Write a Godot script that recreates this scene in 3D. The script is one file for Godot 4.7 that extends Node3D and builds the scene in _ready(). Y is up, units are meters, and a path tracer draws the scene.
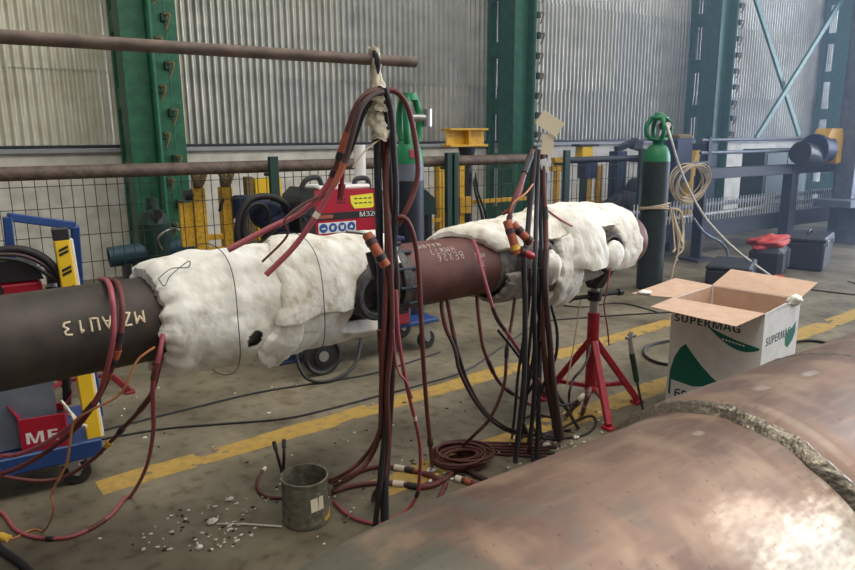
extends Node3D

var used := {}
var mats := {}
var nz := FastNoiseLite.new()
var rng := RandomNumberGenerator.new()

# ------------------------------------------------------------------ naming
func numbered(called: String) -> String:
	if not used.has(called):
		used[called] = 0
		return called
	used[called] += 1
	return "%s_%03d" % [called, used[called]]

func tag(o: Node, label: String, category := "", group := "", kind := "") -> void:
	if label: o.set_meta("label", label)
	if category: o.set_meta("category", category)
	if group: o.set_meta("group", group)
	if kind: o.set_meta("kind", kind)

func thing(called: String, label: String, category: String, at := Vector3.ZERO, turn := 0.0, group := "") -> Node3D:
	var o := Node3D.new()
	o.name = numbered(called)
	add_child(o)
	o.position = at
	o.rotation.y = turn
	tag(o, label, category, group)
	return o

func structure(called: String, label: String, category: String) -> Node3D:
	var o := Node3D.new()
	o.name = called
	add_child(o)
	tag(o, label, category, "", "structure")
	return o

func put(called: String, st: SurfaceTool, m: Material, parent: Node = null) -> MeshInstance3D:
	st.generate_normals()
	var o := MeshInstance3D.new()
	o.mesh = st.commit()
	o.material_override = m
	if parent == null:
		o.name = numbered(called)
		add_child(o)
	else:
		o.name = called
		parent.add_child(o, true)
	return o

func put_mesh(called: String, me: Mesh, m: Material, parent: Node, xf: Transform3D) -> MeshInstance3D:
	var o := MeshInstance3D.new()
	o.mesh = me
	o.material_override = m
	o.name = called
	parent.add_child(o, true)
	o.transform = xf
	return o

func one(called: String, st: SurfaceTool, m: Material, label: String, category: String, group := "", kind := "") -> MeshInstance3D:
	var o := put(called, st, m)
	tag(o, label, category, group, kind)
	return o

# ------------------------------------------------------------------ shapes
func mb() -> SurfaceTool:
	var st := SurfaceTool.new()
	st.begin(Mesh.PRIMITIVE_TRIANGLES)
	return st

func tri(st: SurfaceTool, a: Vector3, b: Vector3, c: Vector3) -> void:   # counter-clockwise seen from outside
	st.add_vertex(a); st.add_vertex(c); st.add_vertex(b)

func quad(st: SurfaceTool, a: Vector3, b: Vector3, c: Vector3, d: Vector3) -> void:
	tri(st, a, b, c)
	tri(st, a, c, d)

func T(at: Vector3, rot := Vector3.ZERO) -> Transform3D:
	return Transform3D(Basis.from_euler(rot * PI / 180.0), at)

func box(st: SurfaceTool, xf: Transform3D, size: Vector3, bev := 0.004) -> void:
	st.set_smooth_group(-1)
	var h := size / 2.0
	bev = minf(bev, minf(h.x, minf(h.y, h.z)) * 0.8)
	var ax := [Vector3.RIGHT, Vector3.UP, Vector3.BACK]
	for i in 3:
		for s in [-1.0, 1.0]:
			var n: Vector3 = ax[i] * s
			var u: Vector3 = ax[(i + 1) % 3]
			var v: Vector3 = ax[(i + 2) % 3] * s
			var c: Vector3 = n * h[i]
			var hu: float = h[(i + 1) % 3] - bev
			var hv: float = h[(i + 2) % 3] - bev
			quad(st, xf * (c - u * hu - v * hv), xf * (c + u * hu - v * hv), xf * (c + u * hu + v * hv), xf * (c - u * hu + v * hv))
	if bev <= 0.0: return
	for i in 3:
		var j := (i + 1) % 3
		var k := (i + 2) % 3
		for sj in [-1.0, 1.0]:
			for sk in [-1.0, 1.0]:
				var e: Vector3 = ax[i] * (h[i] - bev)
				var p: Vector3 = ax[j] * sj * h[j] + ax[k] * sk * (h[k] - bev)
				var q: Vector3 = ax[j] * sj * (h[j] - bev) + ax[k] * sk * h[k]
				quad4(st, xf, p, q, e)
	for sx in [-1.0, 1.0]:
		for sy in [-1.0, 1.0]:
			for sz in [-1.0, 1.0]:
				var a := Vector3(sx * h.x, sy * (h.y - bev), sz * (h.z - bev))
				var b := Vector3(sx * (h.x - bev), sy * h.y, sz * (h.z - bev))
				var c2 := Vector3(sx * (h.x - bev), sy * (h.y - bev), sz * h.z)
				if sx * sy * sz > 0: tri(st, xf * a, xf * b, xf * c2)
				else: tri(st, xf * a, xf * c2, xf * b)

func quad4(st: SurfaceTool, xf: Transform3D, p: Vector3, q: Vector3, e: Vector3) -> void:
	if (q - p).cross(e).dot(p + q) > 0: quad(st, xf * (p - e), xf * (q - e), xf * (q + e), xf * (p + e))
	else: quad(st, xf * (p + e), xf * (q + e), xf * (q - e), xf * (p - e))

func bar(st: SurfaceTool, a: Vector3, b: Vector3, w: float, d: float, bev := 0.003, up := Vector3.UP) -> void:   # square bar from a to b
	var z := (b - a).normalized()
	if absf(z.dot(up)) > 0.95: up = Vector3.RIGHT
	var x := up.cross(z).normalized()
	var y := z.cross(x)
	box(st, Transform3D(Basis(x, y, z), (a + b) / 2.0), Vector3(w, d, a.distance_to(b)), bev)

func smooth_path(pts: PackedVector3Array, per := 8) -> PackedVector3Array:
	var n := pts.size()
	if n < 3 or per <= 1: return pts
	var out := PackedVector3Array()
	for i in n - 1:
		var p0 := pts[maxi(i - 1, 0)]
		var p3 := pts[mini(i + 2, n - 1)]
		for k in per:
			out.append(pts[i].cubic_interpolate(pts[i + 1], p0, p3, float(k) / per))
	out.append(pts[n - 1])
	return out

func tube(st: SurfaceTool, p: PackedVector3Array, r, sides := 8, closed := false, flat := 1.0) -> void:
	var n := p.size()
	var rings := []
	var x := Vector3.ZERO
	for i in n:
		var t: Vector3
		if closed: t = (p[(i + 1) % n] - p[(i + n - 1) % n]).normalized()
		else: t = (p[mini(i + 1, n - 1)] - p[maxi(i - 1, 0)]).normalized()
		if x == Vector3.ZERO:
			x = t.cross(Vector3.UP if absf(t.y) < 0.9 else Vector3.RIGHT).normalized()
		x = (x - t * x.dot(t)).normalized()
		var y := t.cross(x)
		var rr: float = r[i] if r is Array or r is PackedFloat32Array else r
		var ring := PackedVector3Array()
		for k in sides:
			var a := TAU * k / sides
			ring.append(p[i] + (x * cos(a) + y * sin(a) * flat) * rr)
		rings.append(ring)
	st.set_smooth_group(0)
	for i in (n if closed else n - 1):
		var A: PackedVector3Array = rings[i]
		var B: PackedVector3Array = rings[(i + 1) % n]
		for k in sides:
			var k2 := (k + 1) % sides
			quad(st, A[k], A[k2], B[k2], B[k])
	if closed: return
	st.set_smooth_group(1)
	for k in sides:
		var k2 := (k + 1) % sides
		tri(st, p[0], rings[0][k2], rings[0][k])
		tri(st, p[n - 1], rings[n - 1][k], rings[n - 1][k2])

func cyl(st: SurfaceTool, a: Vector3, b: Vector3, r: float, sides := 16, r2 := -1.0) -> void:
	tube(st, PackedVector3Array([a, b]), [r, r if r2 < 0 else r2], sides)

func lathe(st: SurfaceTool, prof: Array, xf := Transform3D(), sides := 24, smooth := false, wob := 0.0) -> void:   # profile of Vector2(r, y) going up on the outside, round local Y
	for i in prof.size() - 1:
		st.set_smooth_group(0 if smooth else i % 30)
		for k in sides:
			var a0 := TAU * k / sides
			var a1 := TAU * ((k + 1) % sides) / sides
			var pa := _lp(prof[i], a0, wob)
			var pb := _lp(prof[i], a1, wob)
			var pc := _lp(prof[i + 1], a1, wob)
			var pd := _lp(prof[i + 1], a0, wob)
			if prof[i].x < 1e-6: tri(st, xf * pa, xf * pc, xf * pd)
			elif prof[i + 1].x < 1e-6: tri(st, xf * pa, xf * pb, xf * pc)
			else: quad(st, xf * pa, xf * pb, xf * pc, xf * pd)

func _lp(q: Vector2, a: float, wob: float) -> Vector3:
	var r := q.x
	if wob > 0.0: r *= 1.0 + wob * sin(2.0 * a + q.y * 9.0) + wob * 0.6 * sin(3.0 * a + 1.0)
	return Vector3(r * sin(a), q.y, r * cos(a))

func prism(st: SurfaceTool, poly: PackedVector2Array, depth: float, xf: Transform3D) -> void:   # polygon in XY, extruded along +Z
	st.set_smooth_group(-1)
	if Geometry2D.is_polygon_clockwise(poly): poly.reverse()
	var ix := Geometry2D.triangulate_polygon(poly)
	for i in range(0, ix.size(), 3):
		var a := poly[ix[i]]
		var b := poly[ix[i + 1]]
		var c := poly[ix[i + 2]]
		if (b - a).cross(c - a) < 0.0:
			var s := b
			b = c
			c = s
		tri(st, xf * Vector3(a.x, a.y, depth), xf * Vector3(b.x, b.y, depth), xf * Vector3(c.x, c.y, depth))
		tri(st, xf * Vector3(a.x, a.y, 0), xf * Vector3(c.x, c.y, 0), xf * Vector3(b.x, b.y, 0))
	for i in poly.size():
		var a := poly[i]
		var b := poly[(i + 1) % poly.size()]
		quad(st, xf * Vector3(a.x, a.y, 0), xf * Vector3(b.x, b.y, 0), xf * Vector3(b.x, b.y, depth), xf * Vector3(a.x, a.y, depth))

func ring_wire(c: Vector3, u: Vector3, v: Vector3, n := 40) -> PackedVector3Array:
	var out := PackedVector3Array()
	for k in n:
		out.append(c + u * cos(TAU * k / n) + v * sin(TAU * k / n))
	return out

# ------------------------------------------------------------------ materials (each colour belongs to the thing; the near pipe skin adds a highlight)
func srgb(r: float, g: float, b: float) -> Color:
	return Color(r / 255.0, g / 255.0, b / 255.0)

func plain(key: String, c: Color, rough := 0.6, metal := 0.0) -> StandardMaterial3D:
	if mats.has(key): return mats[key]
	var m := StandardMaterial3D.new()
	m.resource_name = key
	m.albedo_color = c
	m.roughness = rough
	m.metallic = metal
	mats[key] = m
	return m

func noise_tex(freq: float, octaves: int, ramp: Array, sd: int, size := 256, kind := FastNoiseLite.TYPE_SIMPLEX_SMOOTH) -> NoiseTexture2D:
	var f := FastNoiseLite.new()
	f.noise_type = kind
	f.frequency = freq
	f.fractal_octaves = octaves
	f.seed = sd
	var t := NoiseTexture2D.new()
	t.width = size
	t.height = size
	t.seamless = true
	t.noise = f
	if ramp.size():
		var gr := Gradient.new()
		var off := PackedFloat32Array()
		var col := PackedColorArray()
		for e in ramp:
			off.append(e[0]); col.append(e[1])
		gr.offsets = off
		gr.colors = col
		t.color_ramp = gr
	return t

# mottled material: ramp of colours over noise, world-sized by triplanar; scale = repeats per metre
func mottled(key: String, ramp: Array, scale: float, rough := 0.7, metal := 0.0, bump := 0.0, freq := 0.02, octv := 5, world := true, stretch := Vector3.ONE) -> StandardMaterial3D:
	if mats.has(key): return mats[key]
	var m := StandardMaterial3D.new()
	m.resource_name = key
	m.albedo_texture = noise_tex(freq, octv, ramp, key.hash() % 1000)
	m.uv1_triplanar = true
	m.uv1_world_triplanar = world
	m.uv1_scale = stretch * scale
	m.roughness = rough
	m.metallic = metal
	if bump > 0.0:
		m.heightmap_enabled = true
		m.heightmap_scale = bump
		m.heightmap_texture = noise_tex(0.05, 4, [], 7 + key.hash() % 1000)
	mats[key] = m
	return m

func make_materials() -> void:
	var m: StandardMaterial3D
	m = mottled("concrete floor", [[0.0, srgb(84, 77, 62)], [0.35, srgb(113, 105, 87)], [0.6, srgb(125, 117, 98)], [0.8, srgb(137, 128, 108)], [1.0, srgb(106, 92, 72)]], 0.42, 0.62, 0.0, 0.15, 0.012, 6)
	m.detail_enabled = true
	m.detail_blend_mode = BaseMaterial3D.BLEND_MODE_MUL
	m.detail_albedo = noise_tex(0.045, 5, [[0.0, srgb(170, 160, 148)], [0.4, srgb(240, 238, 236)], [1.0, srgb(255, 255, 255)]], 91, 512)
	m.roughness_texture = noise_tex(0.02, 4, [[0.0, Color(0.55, 0.55, 0.55)], [1.0, Color(0.95, 0.95, 0.95)]], 15)
	m.roughness = 0.8
	mottled("floor paint", [[0.0, srgb(138, 116, 76)], [0.3, srgb(164, 134, 70)], [0.6, srgb(180, 146, 70)], [1.0, srgb(158, 130, 76)]], 1.4, 0.6, 0.0, 0.05, 0.03)
	mottled("dark pipe", [[0.0, srgb(52, 46, 43)], [0.5, srgb(68, 61, 57)], [0.8, srgb(78, 68, 62)], [1.0, srgb(92, 74, 64)]], 1.6, 0.55, 0.35, 0.02, 0.02, 5, false)
	mottled("brown pipe", [[0.0, srgb(84, 52, 47)], [0.5, srgb(104, 66, 60)], [1.0, srgb(120, 78, 70)]], 1.6, 0.55, 0.2, 0.02, 0.02, 5, false)
	mottled("heated steel", [[0.0, srgb(84, 80, 80)], [0.5, srgb(120, 116, 114)], [1.0, srgb(168, 162, 156)]], 3.0, 0.6, 0.3, 0.02, 0.03, 5, false)
	mottled("cast steel", [[0.0, srgb(52, 51, 52)], [0.6, srgb(84, 82, 82)], [1.0, srgb(112, 108, 104)]], 3.0, 0.55, 0.4, 0.03, 0.03, 5, false)
	m = mottled("copper steel", [[0.0, srgb(98, 84, 80)], [0.3, srgb(122, 100, 92)], [0.5, srgb(140, 111, 100)], [0.66, srgb(150, 120, 106)], [0.82, srgb(168, 140, 124)], [1.0, srgb(186, 164, 148)]], 0.9, 0.42, 0.45, 0.02, 0.014, 6, false, Vector3(0.6, 1.0, 1.0))
	m.roughness_texture = noise_tex(0.02, 5, [[0.0, Color(0.55, 0.55, 0.55)], [0.6, Color(0.85, 0.85, 0.85)], [1.0, Color(1, 1, 1)]], 33)
	m.roughness = 0.5
	mottled("ground steel", [[0.0, srgb(150, 128, 112)], [0.4, srgb(196, 178, 160)], [0.7, srgb(226, 214, 196)], [1.0, srgb(236, 230, 218)]], 1.5, 0.4, 0.35, 0.02, 0.02, 5, false)
	mottled("weld metal", [[0.0, srgb(76, 70, 64)], [0.45, srgb(112, 104, 94)], [0.75, srgb(148, 138, 120)], [1.0, srgb(204, 194, 170)]], 9.0, 0.34, 0.7, 0.15, 0.05, 5, false)
	m = mottled("ceramic wool", [[0.0, srgb(196, 188, 172)], [0.25, srgb(226, 221, 208)], [0.5, srgb(238, 235, 226)], [1.0, srgb(246, 244, 238)]], 1.8, 0.95, 0.0, 0.22, 0.02, 6, false)
	m.rim_enabled = true
	m.rim = 0.3
	mottled("stained wool", [[0.0, srgb(164, 148, 122)], [0.28, srgb(212, 203, 186)], [0.5, srgb(231, 226, 214)], [1.0, srgb(242, 239, 231)]], 2.2, 0.95, 0.0, 0.35, 0.02, 6, false)
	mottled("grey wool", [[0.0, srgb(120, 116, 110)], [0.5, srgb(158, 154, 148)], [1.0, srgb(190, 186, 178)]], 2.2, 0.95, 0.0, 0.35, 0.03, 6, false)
	mottled("corrugated sheet", [[0.0, srgb(168, 167, 158)], [0.5, srgb(190, 189, 180)], [1.0, srgb(208, 205, 194)]], 0.5, 0.38, 0.7, 0.0, 0.02, 5)
	mottled("white plaster", [[0.0, srgb(186, 180, 168)], [0.5, srgb(208, 203, 192)], [1.0, srgb(222, 218, 208)]], 0.7, 0.85, 0.0, 0.1, 0.02, 6)
	mottled("green steel", [[0.0, srgb(28, 82, 60)], [0.5, srgb(36, 98, 72)], [1.0, srgb(46, 110, 82)]], 1.2, 0.45, 0.0, 0.0, 0.02)
	plain("dark green", srgb(24, 56, 48), 0.5)
	mottled("tan clip", [[0.0, srgb(96, 80, 50)], [1.0, srgb(146, 124, 84)]], 6.0, 0.6, 0.2)
	plain("sill grey", srgb(150, 152, 154), 0.6, 0.2)
	mottled("rusty pipe", [[0.0, srgb(74, 62, 56)], [0.5, srgb(100, 86, 78)], [1.0, srgb(126, 106, 92)]], 2.0, 0.62, 0.25, 0.03)
	plain("fence wire", srgb(48, 54, 50), 0.5, 0.3)
	mottled("yellow paint", [[0.0, srgb(170, 128, 42)], [0.4, srgb(208, 160, 44)], [0.75, srgb(220, 174, 54)], [1.0, srgb(198, 152, 50)]], 3.0, 0.5, 0.0, 0.02, 0.03)
	plain("bright yellow", srgb(232, 190, 40), 0.5)
	plain("sticker yellow", srgb(236, 226, 60), 0.5)
	mottled("red paint", [[0.0, srgb(138, 26, 42)], [0.6, srgb(172, 34, 54)], [1.0, srgb(186, 52, 68)]], 3.0, 0.45, 0.0, 0.0, 0.03)
	plain("machine red", srgb(168, 22, 48), 0.38)
	plain("dull red", srgb(128, 32, 44), 0.5)
	plain("black plastic", srgb(36, 36, 40), 0.45)
	plain("black rubber", srgb(34, 33, 34), 0.6)
	plain("navy cloth", srgb(32, 40, 66), 0.9)
	plain("cart blue", srgb(30, 62, 116), 0.45)
	plain("deep blue", srgb(28, 42, 76), 0.5)
	plain("teal blue", srgb(34, 70, 86), 0.5)
	plain("white paint", srgb(228, 226, 222), 0.5)
	plain("label blue", srgb(30, 84, 150), 0.5)
	plain("silver", srgb(176, 176, 176), 0.35, 0.8)
	plain("dark steel", srgb(52, 56, 66), 0.5, 0.4)
	mottled("steel grey", [[0.0, srgb(98, 106, 120)], [1.0, srgb(128, 136, 150)]], 1.0, 0.5, 0.3)
	mottled("bottle dark", [[0.0, srgb(26, 36, 38)], [1.0, srgb(40, 52, 52)]], 2.0, 0.5)
	plain("bottle green", srgb(32, 122, 78), 0.42)
	plain("rope tan", srgb(196, 178, 150), 0.9)
	plain("hose white", srgb(216, 210, 200), 0.6)
	mottled("cardboard", [[0.0, srgb(196, 162, 138)], [1.0, srgb(210, 178, 154)]], 2.0, 0.85, 0.0, 0.0, 0.02, 4, false)
	mottled("white card", [[0.0, srgb(224, 224, 220)], [1.0, srgb(238, 238, 234)]], 2.0, 0.7, 0.0, 0.0, 0.02, 4, false)
	plain("print green", srgb(18, 110, 92), 0.6)
	plain("print dark", srgb(50, 74, 84), 0.6)
	plain("chalk", srgb(226, 208, 176), 0.95)
	plain("chalk white", srgb(206, 190, 184), 0.95)
	plain("red lead", srgb(102, 50, 47), 0.55)
	plain("pink lead", srgb(160, 78, 86), 0.5)
	plain("brown lead", srgb(92, 50, 44), 0.6)
	plain("dark brown lead", srgb(64, 42, 42), 0.6)
	plain("black lead", srgb(38, 36, 40), 0.55)
	plain("black strap", srgb(46, 44, 48), 0.75)
	plain("orange sleeve", srgb(164, 86, 60), 0.6)
	plain("copper wire", srgb(190, 128, 84), 0.5, 0.3)
	plain("plug yellow", srgb(222, 176, 70), 0.5)
	plain("plug white", srgb(218, 208, 190), 0.6)
	mottled("tape cloth", [[0.0, srgb(150, 132, 104)], [0.4, srgb(206, 196, 172)], [1.0, srgb(228, 222, 204)]], 5.0, 0.9, 0.0, 0.1, 0.03, 5, false)
	mottled("paint tin", [[0.0, srgb(96, 96, 88)], [0.5, srgb(118, 118, 106)], [0.7, srgb(146, 138, 116)], [1.0, srgb(168, 156, 128)]], 3.5, 0.55, 0.3, 0.0, 0.025, 5, false)
	plain("card cream", srgb(248, 236, 208), 0.7)
	plain("bag red", srgb(196, 66, 58), 0.7)
	plain("case black", srgb(38, 40, 46), 0.5)
	plain("paper white", srgb(232, 232, 232), 0.8)

# ------------------------------------------------------------------ scene
func _ready() -> void:
	var cam := Camera3D.new()
	cam.name = "camera"
	add_child(cam)
	cam.position = Vector3(0, 1.5, 0)
	cam.rotation_degrees = Vector3(-12.1, -32.9, -0.5)
	cam.fov = 45.48
	cam.current = true
	var we := WorldEnvironment.new()
	we.name = "world"
	var env := Environment.new()
	env.background_mode = Environment.BG_COLOR
	env.background_color = srgb(196, 208, 224)
	env.tonemap_mode = Environment.TONE_MAPPER_LINEAR
	env.tonemap_exposure = 1.0
	env.sdfgi_enabled = true
	env.ssao_enabled = true
	env.ssil_enabled = true
	env.volumetric_fog_enabled = true
	env.volumetric_fog_density = 0.0
	we.environment = env
	add_child(we)
	rng.seed = 11
	nz.seed = 5
	nz.noise_type = FastNoiseLite.TYPE_SIMPLEX_SMOOTH
	nz.fractal_octaves = 3
	make_materials()
	lights()
	shell()
	columns()
	fence()
	back_gear()
	bench()
	spool()
	big_pipe()
	stands()
	carton()
	welder_cart()
	left_cart()
	bottles()
	cases()
	hanging_rig()
	cables()
	floor_bits()
	haze()

func haze() -> void:
	# thin blue welding smoke drifting in the right half of the hall
	var f := FogVolume.new()
	f.name = "welding_smoke"
	f.shape = RenderingServer.FOG_VOLUME_SHAPE_BOX
	f.size = Vector3(15.0, 6.5, 8.0)
	f.position = Vector3(12.4, 3.3, -4.1)
	var m := FogMaterial.new()
	m.density = 0.04
	m.albedo = srgb(176, 200, 240)
	f.material = m
	add_child(f)
	tag(f, "thin bluish welding smoke hanging in the right half of the hall", "smoke", "", "stuff")

func area(at: Vector3, look: Vector3, size: Vector2, energy: float, c: Color, called: String) -> void:
	var l := AreaLight3D.new()
	l.name = called
	l.area_size = size
	l.area_normalize_energy = false
	l.light_energy = energy
	l.light_color = c
	l.light_size = 0.5
	l.shadow_enabled = true
	l.set("area_range", 60.0)
	add_child(l)
	l.position = at
	l.look_at(at + look, Vector3.UP if absf(look.y) < 0.9 else Vector3.RIGHT)

func lights() -> void:
	# rooflights in the ceiling: translucent sheets, each with its daylight
	for i in 4:
		area(Vector3(1.1 + i * 6.2, 7.9, 0.0), Vector3.DOWN, Vector2(2.2, 14.0), SKY_E, srgb(255, 250, 240), "rooflight_light")
	# tall glazed end wall to the right
	area(Vector3(23.6, 3.6, 1.0), Vector3.LEFT, Vector2(11.0, 5.4), END_E, srgb(226, 236, 255), "end_glazing_light")

const SKY_E := 0.85
const END_E := 6.0

func shell() -> void:
	# floor
	var st := mb()
	box(st, T(Vector3(7.5, -0.1, 0.2)), Vector3(33.2, 0.2, 17.8), 0.0)
	var fl := structure("floor", "worn grey concrete workshop floor with stains", "floor")
	put("slab", st, mats["concrete floor"], fl)
	# painted lines, laid as a film of paint with chipped edges
	for ln in [[Vector2(0.27, -3.11), Vector2(5.2, -3.53), 0.15, "trim_1", "long yellow painted floor line behind the hanging cables"], [Vector2(1.3, -2.42), Vector2(6.6, -2.78), 0.16, "trim_2", "yellow painted floor line running under red pipe stand and carton"]]:
		var a: Vector2 = ln[0]
		var b: Vector2 = ln[1]
		var d := (b - a).normalized()
		var n := Vector2(-d.y, d.x)
		var segs := 300
		var poly_l := []
		var poly_r := []
		for i in segs + 1:
			var c := a.lerp(b, float(i) / segs)
			var w: float = ln[2] * 0.5
			var e1 := w + nz.get_noise_2d(c.x * 260.0, 3.0 + c.y) * 0.016
			var e2 := w + nz.get_noise_2d(c.x * 240.0, 77.0 + c.y) * 0.016
			poly_l.append(c + n * e1)
			poly_r.append(c - n * e2)
		st = mb()
		st.set_smooth_group(-1)
		var across := 7
		for i in segs:
			for k in across:
				var mx: float = lerpf(a.x, b.x, float(i) / segs)
				if nz.get_noise_2d(mx * 300.0, k * 14.0 + a.y * 90.0) > 0.40: continue
				var p: Vector2 = poly_l[i].lerp(poly_r[i], float(k) / across)
				var q: Vector2 = poly_l[i + 1].lerp(poly_r[i + 1], float(k) / across)
				var r: Vector2 = poly_l[i + 1].lerp(poly_r[i + 1], float(k + 1) / across)
				var s: Vector2 = poly_l[i].lerp(poly_r[i], float(k + 1) / across)
				quad(st, Vector3(s.x, 0.0012, s.y), Vector3(r.x, 0.0012, r.y), Vector3(q.x, 0.0012, q.y), Vector3(p.x, 0.0012, p.y))
		put("line", st, mats["floor paint"], structure(ln[3], ln[4], "floor line"))
	# back wall: plastered base with a sill, corrugated sheets above
	var w := structure("wall_back", "corrugated metal wall above a pale plastered base", "wall")
	st = mb()
	box(st, T(Vector3(7.5, 0.7, -8.45)), Vector3(33.2, 1.4, 0.3), 0.0)
	put("base_wall", st, mats["white plaster"], w)
	st = mb()
	box(st, T(Vector3(7.5, 1.41, -8.42)), Vector3(33.2, 0.05, 0.34), 0.006)
	put("sill", st, mats["sill grey"], w)
	st = mb()
	box(st, T(Vector3(7.5, 1.452, -8.30)), Vector3(33.2, 0.03, 0.04), 0.004)
	put("drip_rail", st, mats["dark steel"], w)
	st = mb()
	box(st, T(Vector3(7.5, 4.7, -8.5)), Vector3(33.2, 6.7, 0.2), 0.0)
	put("wall_lining", st, mats["steel grey"], w)
	var variants := []
	for v in 3:
		var mm: StandardMaterial3D = mats["corrugated sheet"].duplicate()
		mm.resource_name = "corrugated sheet %d" % v
		mm.albedo_color = [srgb(242, 242, 240), srgb(234, 234, 230), srgb(226, 228, 230)][v]
		variants.append(mm)
	var cream := mottled("cream sheet", [[0.0, srgb(200, 195, 172)], [0.5, srgb(220, 216, 196)], [1.0, srgb(232, 229, 212)]], 0.5, 0.38, 0.5, 0.0, 0.02, 5)
	var pitch := 0.084
	var ribs := 13
	var rows := [[1.47, 2.30, 0.0], [2.25, 3.55, 0.012], [3.48, 5.7, 0.0], [5.62, 8.0, 0.012]]
	for rw in rows:
		st = mb()
		st.set_smooth_group(0)
		var per := 8
		for k in ribs * per:
			var x0 := pitch * k / per
			var x1 := pitch * (k + 1) / per
			var z0 := 0.015 * sin(TAU * k / per)
			var z1 := 0.015 * sin(TAU * (k + 1) / per)
			quad(st, Vector3(x0, rw[0], z0), Vector3(x1, rw[0], z1), Vector3(x1, rw[1], z1), Vector3(x0, rw[1], z0))
			quad(st, Vector3(x0, rw[0], z0 - 0.003), Vector3(x0, rw[1], z0 - 0.003), Vector3(x1, rw[1], z1 - 0.003), Vector3(x1, rw[0], z1 - 0.003))
		st.generate_normals()
		var me := st.commit()
		var x := -9.0
		var k2 := 0
		while x < 24.0:
			var sheet_mat: Material = variants[rng.randi() % 3]
			if x < 1.25: sheet_mat = cream
			put_mesh("corrugated_sheet", me, sheet_mat, w, Transform3D(Basis(), Vector3(x, 0, -8.345 + rw[2] + (0.003 if k2 % 2 else 0.0))))
			x += pitch * (ribs - 1)
			k2 += 1
	# the other walls and the roof, with translucent rooflights and a glazed end
	w = structure("wall_left", "plain grey sheet wall at the near end", "wall")
	st = mb()
	box(st, T(Vector3(-9.1, 4.0, 0.2)), Vector3(0.2, 8.0, 17.8), 0.0)
	put("panel", st, mats["steel grey"], w)
	w = structure("wall_front", "plain pale sheet wall behind the viewer", "wall")
	st = mb()
	box(st, T(Vector3(7.5, 4.0, 9.2)), Vector3(33.2, 8.0, 0.2), 0.0)
	put("panel", st, mats["white plaster"], w)
	w = structure("wall_right", "end wall around a tall glazed opening", "wall")
	st = mb()
	box(st, T(Vector3(24.1, 0.4, 0.2)), Vector3(0.2, 0.8, 17.8), 0.0)
	box(st, T(Vector3(24.1, 7.2, 0.2)), Vector3(0.2, 1.6, 17.8), 0.0)
	box(st, T(Vector3(24.1, 4.0, -6.7)), Vector3(0.2, 8.0, 4.0), 0.0)
	box(st, T(Vector3(24.1, 4.0, 7.95)), Vector3(0.2, 8.0, 2.5), 0.0)
	put("panel", st, mats["steel grey"], w)
	var glow := StandardMaterial3D.new()
	glow.resource_name = "daylit glazing"
	glow.albedo_color = srgb(230, 236, 240)
	glow.emission_enabled = true
	glow.emission = srgb(226, 236, 255)
	glow.emission_energy_multiplier = 3.0
	var wn := structure("window_1", "tall translucent glazing in the end wall", "window")
	for i in 6:
		st = mb()
		box(st, T(Vector3(24.06, 3.6, -3.9 + 1.93 * i)), Vector3(0.04, 5.5, 1.86), 0.004)
		put("pane", st, glow, wn)
	var glow2: StandardMaterial3D = glow.duplicate()
	glow2.resource_name = "rooflight sheet"
	glow2.emission = srgb(255, 250, 240)
	glow2.emission_energy_multiplier = 3.0
	var c := structure("ceiling", "sheeted roof with translucent rooflight strips", "ceiling")
	st = mb()
	box(st, T(Vector3(7.5, 8.1, 0.2)), Vector3(33.2, 0.2, 17.8), 0.0)
	put("roof_deck", st, mats["steel grey"], c)
	for i in 4:
		st = mb()
		box(st, T(Vector3(1.1 + i * 6.2, 7.97, 0.0)), Vector3(2.3, 0.04, 14.2), 0.004)
		put("rooflight_window", st, glow2, c)

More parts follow.
